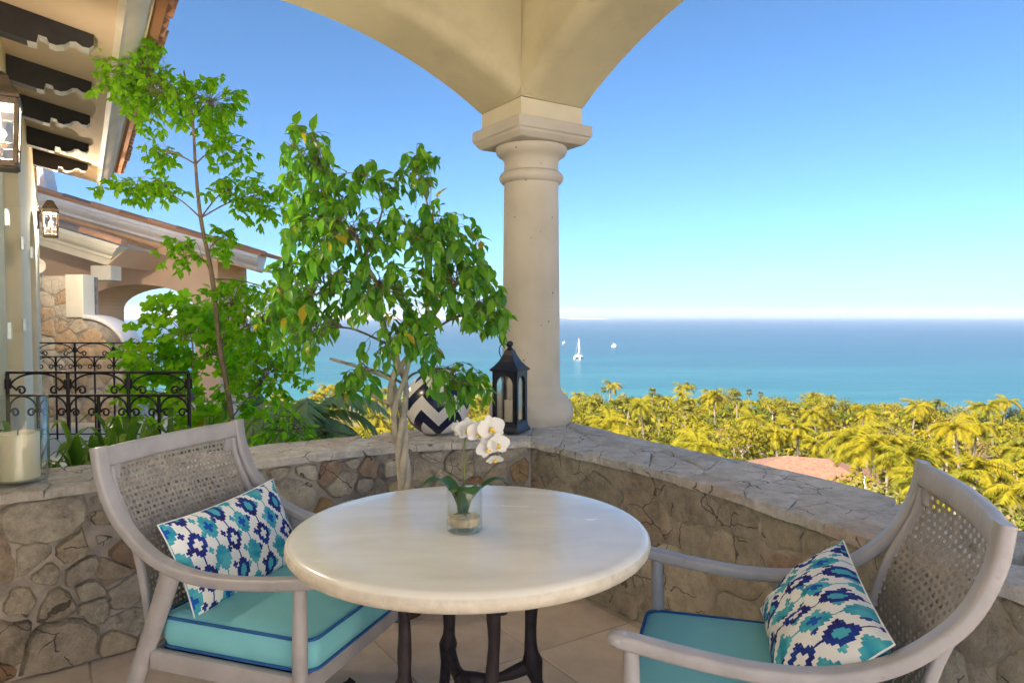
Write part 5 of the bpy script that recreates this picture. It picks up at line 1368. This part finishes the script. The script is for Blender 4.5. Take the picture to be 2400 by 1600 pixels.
# ficus with braided trunk in a pot in front of the wall
FX, FY = -0.565, 3.34
fi = thing('potted_ficus', (FX, FY, 0), 'ficus tree with braided trunk and glossy drooping leaves, potted behind the table', 'tree')
MB().lathe([(0.02, 0.0), (0.15, 0.0), (0.155, 0.01), (0.19, 0.30), (0.205, 0.305), (0.205, 0.345), (0.185, 0.345), (0.18, 0.31), (0.02, 0.31)], 40, (FX, FY, 0)).build('pot', M['terracotta_pot'], fi, smooth=40)
MB().lathe([(0.004, 0.305), (0.178, 0.305), (0.175, 0.318), (0.09, 0.325), (0.004, 0.328)], 24, (FX, FY, 0)).build('soil', M['soil'], fi, smooth=60)
tw = MB(); top = []
for k in range(4):
    P = []; rad = []
    for i in range(44):
        t = i / 43; z = 0.32 + 0.78 * t; a = k * math.pi / 2 + t * 7.2 + 0.5 * noise.noise(Vector((t * 3, k, 0)))
        rr = 0.021 + 0.010 * math.sin(t * 9 + 1) * 0.4 + (0.022 * max(0, (t - 0.72) / 0.28))
        cx = FX + 0.03 + 0.018 * math.sin(t * 5.0) + 0.02 * t; cy = FY + 0.012 * math.cos(t * 4)
        P.append((cx + rr * math.cos(a), cy + rr * math.sin(a), z)); rad.append(0.0195 - 0.007 * t + 0.004 * noise.noise(Vector((t * 14, k * 5, 2))))
    tw.tube(P, rad, 10); top.append(Vector(P[-1]))
tw.build('trunk', M['trunk'], fi, smooth=80)
FT = [Vector((FX + 0.05, FY, 1.08)), Vector((FX + 0.01, FY, 1.25)), Vector((FX - 0.06, FY + 0.02, 1.45)), Vector((FX - 0.13, FY, 1.65)), Vector((FX + 0.12, FY, 1.28)), Vector((FX + 0.18, FY + 0.02, 1.5)), Vector((FX - 0.22, FY - 0.02, 1.85))]
lm = MB()
for a, b, r_ in ((top[0], FT[1], 0.017), (FT[1], FT[2], 0.015), (FT[2], FT[3], 0.012), (FT[3], FT[6], 0.009), (top[1], FT[4], 0.014), (FT[4], FT[5], 0.011), (top[2], FT[1], 0.012), (top[3], FT[4], 0.012), (top[2], Vector((FX - 0.28, FY - .05, 1.20)), 0.009), (Vector((FX + 0.0, FY, 0.98)), Vector((FX - 0.16, FY - .06, 1.06)), 0.009), (FT[5], Vector((FX + 0.2, FY, 1.9)), 0.008)):
    P = spline([a, a.lerp(b, 0.5) + Vector((random.uniform(-.02, .02), 0, 0.01)), b], 5); lm.tube(P, [r_ * (1.0 - 0.25 * k / (len(P) - 1)) for k in range(len(P))], 8)
lm.build('limbs', M['trunk'], fi, smooth=80)
FB = [((-0.95, 3.25, 2.12), (0.17, 0.16, 0.15), 28, 6), ((-0.90, 3.30, 1.93), (0.20, 0.2, 0.13), 29, 6), ((-0.60, 3.30, 2.02), (0.26, 0.2, 0.10), 17, 3), ((-0.44, 3.28, 2.08), (0.10, 0.15, 0.10), 13, 5),
      ((-0.76, 3.25, 1.78), (0.32, 0.28, 0.17), 46, 3), ((-0.34, 3.25, 1.78), (0.26, 0.26, 0.17), 46, 5), ((-0.92, 3.30, 1.55), (0.24, 0.25, 0.16), 29, 2), ((-0.56, 3.22, 1.52), (0.30, 0.28, 0.18), 46, 2),
      ((-0.25, 3.25, 1.56), (0.22, 0.24, 0.18), 38, 4), ((-0.10, 3.22, 1.40), (0.13, 0.15, 0.07), 17, 4), ((-0.45, 3.20, 1.29), (0.24, 0.22, 0.10), 25, 4), ((-0.90, 3.25, 1.33), (0.18, 0.2, 0.12), 20, 1),
      ((-1.06, 3.28, 1.46), (0.12, 0.15, 0.13), 14, 2), ((-0.24, 3.12, 1.10), (0.15, 0.12, 0.08), 20, 0), ((-0.68, 3.18, 1.12), (0.09, 0.1, 0.05), 8, 0)]
leafy(fi, FT, FB, [leaf_mesh(0.078, 0.042, 0.22, 0.28, 0.32, 0.1), leaf_mesh(0.066, 0.036, 0.2, 0.55, 0.15, -0.15), leaf_mesh(0.088, 0.044, 0.22, 0.15, 0.5, 0.0), leaf_mesh(0.080, 0.038, 0.2, 0.8, 0.35, 0.2), leaf_mesh(0.058, 0.034, 0.25, -0.25, 0.25, -0.1)], M['ficus_leaf'], M['bark'], 0.75, 290, lpt=8, leaf_sc=(0.45, 1.08))

# slender young tree in the garden bed
st = thing('slender_tree', (-1.86, 4.7, 0.2), 'slender young tree with small bright green leaves reaching up to the eave', 'tree')
TP = [(-1.85, 4.7, 0.15), (-1.862, 4.7, 0.72), (-1.93, 4.7, 1.18), (-1.975, 4.7, 1.64), (-2.046, 4.7, 2.04), (-2.075, 4.7, 2.39), (-2.09, 4.7, 2.70), (-2.15, 4.72, 3.0)]
P = spline(TP, 6); MB().tube(P, [0.021 - 0.015 * k / (len(P) - 1) + 0.002 * noise.noise(p * 5) for k, p in enumerate(P)], 10).build('trunk', M['bark'], st, smooth=80)
SB = [((-2.45, 4.65, 2.97), (0.27, 0.25, 0.27), 74, 6), ((-2.30, 4.7, 2.82), (0.26, 0.25, 0.22), 60, 6), ((-1.98, 4.7, 2.78), (0.28, 0.25, 0.20), 66, 6), ((-2.42, 4.7, 2.22), (0.29, 0.2, 0.08), 39, 4), ((-2.32, 4.7, 2.43), (0.15, 0.15, 0.10), 15, 5),
      ((-1.84, 4.7, 2.48), (0.19, 0.2, 0.14), 28, 5), ((-1.64, 4.7, 2.16), (0.15, 0.2, 0.17), 33, 4), ((-1.85, 4.7, 2.22), (0.16, 0.2, 0.12), 18, 4), ((-1.93, 4.7, 1.90), (0.12, 0.15, 0.20), 15, 3), ((-2.20, 4.7, 1.80), (0.16, 0.15, 0.12), 18, 3),
      ((-1.62, 4.65, 1.36), (0.28, 0.25, 0.25), 66, 2), ((-1.60, 4.65, 1.02), (0.26, 0.25, 0.2), 51, 1), ((-1.86, 4.75, 1.52), (0.22, 0.2, 0.15), 30, 2), ((-1.42, 4.6, 1.50), (0.2, 0.2, 0.18), 26, 3)]
leafy(st, P[::6] + [P[-1]], SB, [leaf_mesh(0.062, 0.030, 0.3, 0.2, 0.15, 0.1), leaf_mesh(0.052, 0.026, 0.3, 0.5, 0.05, -0.1), leaf_mesh(0.058, 0.032, 0.3, -0.1, 0.3, 0.15)], M['bright_leaf'], M['bark'], 0.35, 290, lpt=5, cluster=3, leaf_sc=(0.5, 1.1), twig_r=0.0018, branch_r=0.006)
# lobed-leaf shrub behind it
sh_ = thing('lobed_shrub', (-2.25, 5.1, 0.2), 'bushy shrub with broad lobed bright green leaves behind the near railing', 'shrub')
TP = [(-2.25, 5.1, 0.1), (-2.25, 5.1, 0.6), (-2.28, 5.1, 0.95)]
MB().tube(TP, [0.02, 0.016, 0.012], 8).build('trunk', M['bark'], sh_, smooth=80)
leafy(sh_, TP, [((-2.35, 5.1, 1.44), (0.26, 0.25, 0.14), 16, 2), ((-2.30, 5.05, 1.32), (0.36, 0.3, 0.22), 34, 2), ((-2.52, 5.0, 1.10), (0.25, 0.25, 0.22), 18, 2), ((-2.10, 5.0, 1.12), (0.32, 0.3, 0.25), 24, 2), ((-2.35, 4.9, 0.85), (0.34, 0.2, 0.2), 22, 1), ((-1.98, 4.95, 0.80), (0.26, 0.2, 0.22), 16, 1)],
      [lobed_mesh(0.125), lobed_mesh(0.10)], M['shrub_leaf'], M['bark'], 0.45, 200, lpt=4, twig_r=0.003)

lo_ = thing('low_bush', (-1.25, 5.6, -0.2), 'low mid green bush behind the wall, right of the slender tree', 'shrub')
TP = [(-1.25, 5.6, -0.8), (-1.25, 5.6, 0.1), (-1.25, 5.6, 0.45)]
MB().tube(TP, [0.02, 0.016, 0.012], 8).build('trunk', M['bark'], lo_, smooth=80)
leafy(lo_, TP, [((-1.45, 5.5, 0.30), (0.35, 0.3, 0.18), 34, 2), ((-1.80, 5.5, 0.50), (0.28, 0.3, 0.22), 34, 2)], [leaf_mesh(0.085, 0.040, 0.3, 0.2, 0.2, 0.1), leaf_mesh(0.07, 0.03, 0.3, 0.4, 0.1, -0.1)], M['shrub_leaf'], M['bark'], 0.3, 100, lpt=6, twig_r=0.003)
# strap-leaved plants behind the left wall
BED = MB(); BED.prism([(-0.8, 4.3), (-1.9, 3.3), (-2.4, 2.95), (-3.4, 4.2), (-3.2, 5.6), (-1.2, 5.6)], -0.6, 0.30, lambda a, b, d: (a, b, d))
tag(BED.build('garden_bed', M['soil']), kind='structure')
mb = MB(); mb.prism([(-2.42, 2.95), (-3.42, 4.2), (-3.22, 5.62), (-3.6, 8.0), (-4.4, 11.9), (-9.5, 11.9), (-9.5, 9.0), (-6.2, 8.4), (-2.3, 2.4)], -0.7, -0.05, lambda a, b, d: (a, b, d))
tag(mb.build('garden_paving', M['deck']), kind='structure')
spots = [(-2.50, 3.62, 'leftmost, next to the hurricane glass'), (-2.28, 3.78, 'in front of the railing, second from the hurricane glass'), (-2.08, 3.70, 'behind the top rail of the left armchair'), (-1.88, 3.86, 'behind the far corner of the left armchair'), (-1.68, 3.95, 'at the foot of the slender tree'), (-2.2, 4.08, 'close under the near railing')]
for i, (x, y, wh) in enumerate(spots):
    t = thing('strap_leaf_plant', (x, y, 0.3), 'dark green strap-leaved plant ' + wh, 'plant', 'strap-leaved plants behind the left wall')
    for k in range(19):
        a = k * 2.399 + random.uniform(-.3, .3); L = random.uniform(0.42, 0.74); lean = random.uniform(0.25, 0.85)
        d = Vector((math.cos(a), math.sin(a), 0)); b0 = Vector((x, y, 0.29)) + d * 0.02
        hgt = L * (1.0 - 0.35 * lean); out = L * lean * 0.75
        P = spline([b0, b0 + d * out * 0.25 + Vector((0, 0, hgt * 0.55)), b0 + d * out * 0.62 + Vector((0, 0, hgt * 0.95)), b0 + d * out + Vector((0, 0, hgt * (1.0 - 0.3 * lean)))], 3)
        wd = random.uniform(0.014, 0.024); n = len(P)
        ws = [wd * (0.7 + 0.3 * math.sin(math.pi * j / (n - 1))) * (1 if j < n - 3 else (n - 1 - j) / 3 + 0.04) for j in range(n)]
        blade(P, ws, 0.3, side=(-d.y, d.x, 0)).build('blade', M['strap_leaf'], t, smooth=180, fix=False)
# a dry leaf on the floor
mb = MB(); vs, fs = leaf_mesh(0.06, 0.045, 0.9, 0.25, -0.1); q = Matrix.Rotation(0.6, 3, 'Z')
mb.add([q @ Vector(v) + Vector((-0.645, 2.62, 0.006)) for v in vs], fs); tag(mb.build('fallen_leaf', M['corbel'], smooth=180, fix=False), 'dark dry leaf lying on the floor tiles by the left chair', 'leaf')

# ------------------------------------------------------------------ slope below: palms, trees, undergrowth
def palm_meshes(seed, nf, L, hgt, mat, droopy=1.0, segs=9, lean=0.3):
    random.seed(seed); tr = MB()
    P = spline([(0, 0, -1.0), (lean * 0.2, 0, hgt * 0.3), (lean * 0.6, 0.1 * lean, hgt * 0.7), (lean, 0.15 * lean, hgt)], 4)
    tr.tube(P, [0.20 - 0.08 * k / (len(P) - 1) for k in range(len(P))], 7)
    cr = MB(); top = P[-1]
    for f in range(nf):
        a = f * 2.399 + random.uniform(-.2, .2); el = random.uniform(-0.35, 1.25); l = L * random.uniform(0.8, 1.1)
        d = Vector((math.cos(a), math.sin(a), 0)); s = Vector((-d.y, d.x, 0)); pts = []
        p = top.copy(); e = el
        for k in range(segs + 1):
            pts.append(p.copy()); p = p + (d * math.cos(e) + Vector((0, 0, math.sin(e)))) * (l / segs); e -= droopy * random.uniform(0.16, 0.24)
        for k in range(segs):
            b0, b1 = pts[k], pts[k + 1]; tg = (b1 - b0).normalized(); nn = s.cross(tg)
            cr.add([b0 - s * 0.02, b0 + s * 0.02, b1 + s * 0.015, b1 - s * 0.015], [(0, 1, 2, 3)])
            if k == 0: continue
            for h_ in (0.0, 0.33, 0.66):
                q = b0.lerp(b1, h_); ll = L * 0.30 * math.sin(math.pi * min(0.97, 0.18 + 0.75 * (k + h_) / segs)) * random.uniform(0.8, 1.1)
                for sg in (-1, 1):
                    tip = q + s * sg * ll * 0.75 + tg * ll * 0.45 - Vector((0, 0, 1)) * ll * random.uniform(0.25, 0.6)
                    w_ = tg * 0.055; cr.add([q - w_, q + w_, tip + w_ * 0.25], [(0, 1, 2)])
    return tr.mesh('trunk', M['palm_trunk'], 80), cr.mesh('crown', mat, None, fix=False)
def fan_meshes(seed, nf, L, hgt, mat):
    random.seed(seed); tr = MB()
    tr.tube(spline([(0, 0, -1), (0.1, 0, hgt * 0.5), (0.05, 0.1, hgt)], 4), 0.19, 7); cr = MB(); top = Vector((0.05, 0.1, hgt))
    for f in range(nf):
        a = f * 2.399 + random.uniform(-.2, .2); el = random.uniform(-0.9, 1.3); d = Vector((math.cos(a) * math.cos(el), math.sin(a) * math.cos(el), math.sin(el))); l = L * random.uniform(0.85, 1.1)
        c = top + d * l * 0.5; s = d.cross(Vector((0, 0, 1))).normalized()
        cr.add([top, top + s * 0.03, c], [(0, 1, 2)])
        for k in range(9):
            b = (k - 4) * 0.30; v = (d * math.cos(b) + s * math.sin(b)); tip = c + v * l * 0.55 - Vector((0, 0, 0.12 * l * random.uniform(0.3, 1.2)))
            w_ = d.cross(v) if abs(b) < 0.01 else v.cross(d.cross(v)).normalized(); sd = (s * math.cos(b) - d * math.sin(b)) * 0.09
            cr.add([c, c + v * l * 0.3 + sd, tip, c + v * l * 0.3 - sd], [(0, 1, 2, 3)])
    return tr.mesh('trunk', M['palm_trunk'], 80), cr.mesh('crown', mat, None, fix=False)
def tree_meshes(seed, rx, rz, hgt, mat, n=900, lf=0.34):
    random.seed(seed); tr = MB(); tr.tube(spline([(0, 0, -1), (0.1, 0, hgt * 0.4), (0, 0.1, hgt * 0.75)], 4), [0.22 - 0.012 * k for k in range(9)], 7)
    cr = MB(); lobes = []
    for k in range(10):
        v = rp((0, 0, hgt), (rx * 0.68, rx * 0.68, rz * 0.62)); lobes.append((v, rx * random.uniform(0.30, 0.52)))
        tr.tube([(0, 0.1, hgt * 0.5), (v.x * 0.5, v.y * 0.5, (hgt * 0.5 + v.z) / 2), tuple(v)], [0.09, 0.06, 0.03], 5)
    for _ in range(n):
        c, r_ = random.choice(lobes); d = Vector((random.gauss(0, 1), random.gauss(0, 1), random.gauss(0, 1))).normalized()
        p = c + Vector((d.x, d.y, d.z * 0.8)) * r_ * random.uniform(0.55, 1.08); nn = (d + Vector((random.uniform(-.9, .9), random.uniform(-.9, .9), random.uniform(-.5, .9)))).normalized()
        x = nn.orthogonal().normalized(); x = Matrix.Rotation(random.uniform(0, 6.28), 3, nn) @ x; y = nn.cross(x); s = lf * random.uniform(0.6, 1.3)
        cr.add([p - x * s * 0.6, p + y * s * 0.3, p + x * s * 0.6, p - y * s * 0.3], [(0, 1, 2, 3)])
    return tr.mesh('trunk', M['bark'], 80), cr.mesh('crown', mat, None, fix=False)
PALMS = [palm_meshes(11, 22, 3.0, 5.6, M['palm_leaf'], 1.0, 9, 0.5), palm_meshes(12, 20, 2.7, 4.2, M['palm_leaf'], 1.15, 9, -0.4), palm_meshes(13, 24, 3.2, 6.6, M['palm_leaf'], 0.95, 9, 0.9)]
FANS = [fan_meshes(21, 34, 1.5, 8.5, M['fan_leaf']), fan_meshes(22, 30, 1.3, 6.8, M['fan_leaf'])]
TREES = [tree_meshes(36, 2.3, 1.9, 3.3, M['dark_tree_leaf']), tree_meshes(31, 2.7, 2.1, 3.9, M['tree_leaf']), tree_meshes(32, 3.3, 2.4, 4.5, M['tree_leaf']), tree_meshes(33, 2.4, 1.8, 3.1, M['dark_tree_leaf']), tree_meshes(34, 2.0, 1.7, 2.6, M['tree_leaf']), tree_meshes(35, 2.6, 2.2, 3.6, M['olive_tree_leaf'])]
SHADE_PALM = palm_meshes(14, 20, 1.9, 2.6, M['grey_palm_leaf'], 1.0, 12, 0.2)
random.seed(99)
def place(kind, me, x, y, sc, label, cat, group, zoff=0.0):
    t = thing(kind, (x, y, ground_z(x, y) + zoff), label, cat, group, random.uniform(0, 6.28)); t.scale = (sc,) * 3
    obj('trunk', me[0], t, False); obj('crown', me[1], t, False); return t
HOUSES = [(30.0, 72.0), (14.5, 70.0), (23.0, 64.0)]
def clear(x, y, sz=3.0):
    for hx_, hy_ in HOUSES:
        if math.hypot(x - hx_, y - hy_) < 6.5: return False
        # keep the line of sight to the roofs open
        d = hx_ * hx_ + hy_ * hy_; t = (x * hx_ + y * hy_) / d
        if 0.45 < t < 1 and math.hypot(x - hx_ * t, y - hy_ * t) < 2.2: return False
    return True
count = {'p': 0, 'f': 0, 't': 0}
rings = [(38, 24, 'near'), (46, 26, 'near'), (55, 30, 'mid'), (66, 34, 'mid'), (79, 38, 'mid'), (94, 40, 'mid'), (110, 36, 'far'), (125, 38, 'far'), (140, 42, 'far'), (156, 44, 'far'), (172, 46, 'far'), (188, 50, 'far'), (202, 46, 'far')]
for r0, n, zone in rings:
    for k in range(n):
        az = R(-29 + 68 * (k + random.uniform(-.4, .4)) / n); r = r0 * random.uniform(0.94, 1.07); x, y = r * math.sin(az), r * math.cos(az)
        if not clear(x, y) or ground_z(x, y) < SEA + 1.2: continue
        q = random.random()
        if q < (0.58 if zone != 'far' else 0.36):
            place('palm_tree', random.choice(PALMS), x, y, random.uniform(0.75, 1.1) * (0.75 if zone == 'near' else 1.0), {'near': 'golden lit feathery palm on the near part of the slope below the wall', 'mid': 'golden lit feathery palm half way down the slope', 'far': 'small feathery palm in the far belt of trees by the shore'}[zone], 'palm', 'feathery palms on the slope, ' + zone); count['p'] += 1
        elif zone == 'far' and q < 0.46:
            place('fan_palm', random.choice(FANS), x, y, random.uniform(0.62, 0.98), 'tall fan palm standing up against the sea in the far belt', 'palm', 'fan palms by the shore'); count['f'] += 1
        else:
            place('broadleaf_tree', random.choice(TREES), x, y, random.uniform(0.7, 1.15) * (0.75 if zone == 'near' else 1.0), {'near': 'round bushy tree on the near part of the slope below the wall', 'mid': 'round bushy tree half way down the slope', 'far': 'round bushy tree in the far belt of trees by the shore'}[zone], 'tree', 'bushy trees on the slope, ' + zone); count['t'] += 1
def nth(k): return '%d%s' % (k, 'th' if 10 < k % 100 < 14 else {1: 'st', 2: 'nd', 3: 'rd'}.get(k % 10, 'th'))
for zone, wh in (('near', 'on the near slope below the wall'), ('mid', 'half way down the slope')):
    for g, kind in (('feathery palms on the slope, ' + zone, 'feathery golden palm'), ('bushy trees on the slope, ' + zone, 'round bushy tree')):
        L_ = sorted([o for o in C.objects if o.get('group') == g], key=lambda o: o.location.x / o.location.y)
        for k, o in enumerate(L_): o['label'] = '%s %s, %s from the left' % (kind, wh, nth(k + 1))
# shaded palms just outside the wall
for x, y, sc, zo, lab in ((-1.9, 7.6, 0.72, 0.6, 'blurred grey green palm in the shade behind the left wall, by the slender tree'), (-0.9, 9.0, 0.8, 0.8, 'grey green palm in the shade just beyond the wall, behind the ficus'), (5.6, 9.6, 0.75, 0.2, 'grey green palm in the shade beyond the right wall, left of the right armchair'), (-2.9, 10.4, 0.8, 0.6, 'grey green palm in the shade behind the lobed shrub')):
    place('shade_palm', SHADE_PALM, x, y, sc, lab, 'palm', 'shaded palms beyond the wall', zo)
place('palm_tree', PALMS[0], -13.4, 19.5, 0.62, 'sunlit palm top showing above the guest house roof', 'palm', None, 1.4)
# undergrowth: low leafy cover between the trees
mb = MB()
for _ in range(30000):
    az = R(random.uniform(-33, 42)); r = 10 + 195 * random.random() ** 1.25; x, y = r * math.sin(az), r * math.cos(az)
    if not clear(x, y) and random.random() < 0.75: continue
    if ground_z(x, y) < SEA + 0.6 or x < -3.2 - 0.1 * y: continue
    s = (0.10 + 0.0036 * r) * random.uniform(0.7, 1.5); z = ground_z(x, y) + random.random() ** 1.4 * (0.6 + 0.016 * r)
    for q in range(2):
        nn = Vector((random.uniform(-1, 1), random.uniform(-1, 1), random.uniform(-.1, 1.1))).normalized(); u1 = nn.orthogonal().normalized(); u1 = Matrix.Rotation(random.uniform(0, 6.28), 3, nn) @ u1; u2 = nn.cross(u1); p = Vector((x + random.uniform(-s, s), y + random.uniform(-s, s), z))
        mb.add([p - u1 * s, p + u2 * s * 0.45, p + u1 * s, p - u2 * s * 0.45], [(0, 1, 2, 3)])
tag(mb.build('undergrowth', M['undergrowth_leaf'], fix=False), 'low yellow green undergrowth covering the slope between the trees', 'undergrowth', kind='stuff')

# houses on the slope
def slope_house(x, y, rz, wdt, dep, hgt, label):
    t = thing('slope_house', (x, y, ground_z(x, y)), label, 'house', 'houses on the slope', rz)
    hw, hd = wdt / 2, dep / 2
    mb = MB(); mb.box((0, 0, hgt / 2 - 1), (wdt, dep, hgt + 2)); mb.build('wall', M['tan_wall'], t, world=False)
    e = 0.6; zt = hgt; mb = MB(); rl = max(0.4, hw - hd)
    mb.add([(-hw - e, -hd - e, zt - 0.1), (hw + e, -hd - e, zt - 0.1), (hw + e, hd + e, zt - 0.1), (-hw - e, hd + e, zt - 0.1), (-rl, 0, zt + 1.7), (rl, 0, zt + 1.7)], [(0, 1, 5, 4), (1, 2, 5), (2, 3, 4, 5), (3, 0, 4), (3, 2, 1, 0)])
    mb.build('roof', M['slope_roof'], t, world=False)
    for k in (-0.5, 0.0, 0.5):
        w_ = MB(); w_.box((k * wdt * 0.6, -hd - 0.01, hgt * 0.55), (1.0, 0.08, 1.2)); w_.build('window', M['dark_window'], t, world=False)
slope_house(30.0, 72.0, -0.45, 12, 8, 2.6, 'low tan house with clay roof among palms, right of the other roofs')
slope_house(14.5, 70.0, -0.2, 7, 5, 1.8, 'small low house with pale clay roof just above the wall edge')
slope_house(23.0, 64.0, -0.35, 10, 7, 2.2, 'wide salmon roofed house half hidden by palms, between the other two')
# closed parasol
ux, uy = 33.0, 66.0
t = thing('closed_parasol', (ux, uy, ground_z(ux, uy)), 'closed white parasol standing among the golden palms', 'parasol')
MB().tube([(0, 0, -0.5), (0, 0, 3.6)], 0.04, 8).build('pole', M['silver'], t, smooth=80, world=False)
mb = MB(); mb.lathe([(0.05, 1.2), (0.32, 1.3), (0.30, 1.9), (0.16, 2.2), (0.20, 2.5), (0.12, 3.2), (0.03, 3.7)], 12); mb.build('folded_canopy', M['canvas'], t, smooth=40, world=False)

# ------------------------------------------------------------------ boats
def hullmesh(L, Bm, D, fre=1.0):
    mb = MB(); st_ = [(-0.5, 0.42, 1.0), (-0.25, 0.5, 1.0), (0.05, 0.5, 1.0), (0.3, 0.36, 1.06), (0.45, 0.14, 1.15), (0.5, 0.02, 1.2)]; vs = []; fs = []
    for x, b, f in st_:
        vs += [(x * L, -b * Bm, D * f), (x * L, -b * Bm * 0.75, 0.0), (x * L * 0.97, 0, -0.35 * D), (x * L, b * Bm * 0.75, 0.0), (x * L, b * Bm, D * f)]
    for i in range(len(st_) - 1):
        for k in range(4): fs.append((i * 5 + k, i * 5 + k + 1, i * 5 + 6 + k, i * 5 + 5 + k))
        fs.append((i * 5 + 4, i * 5, i * 5 + 5, i * 5 + 9))
    fs.append((0, 1, 2, 3, 4)); return mb.add(vs, fs)
def boat_root(name, x, y, rz, label): return thing(name, (x, y, SEA + 0.05), label, 'boat', None, rz)
t = boat_root('catamaran', 52.5, 560, R(72), 'white catamaran with bare tall mast on the bay'); t.scale = (0.85,) * 3
for s in (-1, 1):
    h_ = hullmesh(12.5, 1.7, 1.7); MB().add([(x, y + s * 2.6, z) for x, y, z in h_.v], h_.f).build('hull', M['white'], t, smooth=40, world=False)
mb = MB(); mb.box((-0.8, 0, 1.75), (8.0, 5.6, 0.35)); mb.build('bridge_deck', M['white'], t, world=False)
mb = MB(); mb.lathe([(4.0, 1.9), (3.9, 2.6), (3.3, 3.2), (0.1, 3.3)], 4, (-0.8, 0, 0), sq=True); mb.build('cabin', M['white'], t, world=False)
mb = MB(); mb.box((-0.8, 0, 2.45), (5.62, 5.62, 0.4)); mb.build('window_band', M['dark_window'], t, world=False)
MB().tube([(0.8, 0, 1.9), (0.8, 0, 18.5)], [0.28, 0.16], 8).build('mast', M['white'], t, smooth=80, world=False)
MB().tube([(0.8, 0, 4.2), (-4.6, 0, 4.4)], 0.3, 8).build('boom', M['white'], t, smooth=80, world=False)
for a in ((6.0, 0, 1.9), (-2, 3.2, 1.9), (-2, -3.2, 1.9)): MB().tube([(0.8, 0, 17.5), a], 0.025, 4).build('stay', M['silver'], t, world=False)
for x, y, rz, lab, L in ((60.5, 830, R(250), 'white motor cruiser nearest to the column on the bay', 9.0), (110.5, 765, R(25), 'white low motor boat farthest right on the bay', 7.0)):
    t = boat_root('motor_boat', x, y, rz, lab)
    hullmesh(L, L * 0.32, 1.5).build('hull', M['white'], t, smooth=40, world=False)
    mb = MB(); mb.lathe([(L * 0.22, 1.4), (L * 0.20, 2.4), (L * 0.14, 3.1), (0.1, 3.2)], 4, (-0.5, 0, 0), sq=True); mb.build('cabin', M['white'], t, world=False)
    mb = MB(); mb.box((-0.5, 0, 2.15), (L * 0.297, L * 0.297, 0.45)); mb.build('window_band', M['dark_window'], t, world=False)
    MB().tube([(-1.2, 0, 3.0), (-1.6, 0, 4.6)], 0.07, 6).build('radar_mast', M['white'], t, smooth=80, world=False)

# ------------------------------------------------------------------ sea haze
mb = MB(); mb.box((0, 4600, 20.0), (24000, 9800, 110.0)); hz = mb.build('haze', None)
hm = bpy.data.materials.new('sea_haze'); hm.use_nodes = True; hn = hm.node_tree; hn.nodes.remove(hn.nodes['Principled BSDF'])
pv = hn.nodes.new('ShaderNodeVolumePrincipled'); pv.inputs['Color'].default_value = (0.90, 0.95, 1.0, 1); pv.inputs['Density'].default_value = 0.00007; pv.inputs['Anisotropy'].default_value = 0.2
hn.links.new(pv.outputs[0], hn.nodes['Material Output'].inputs['Volume']); hz.data.materials.append(hm); hz['kind'] = 'stuff'
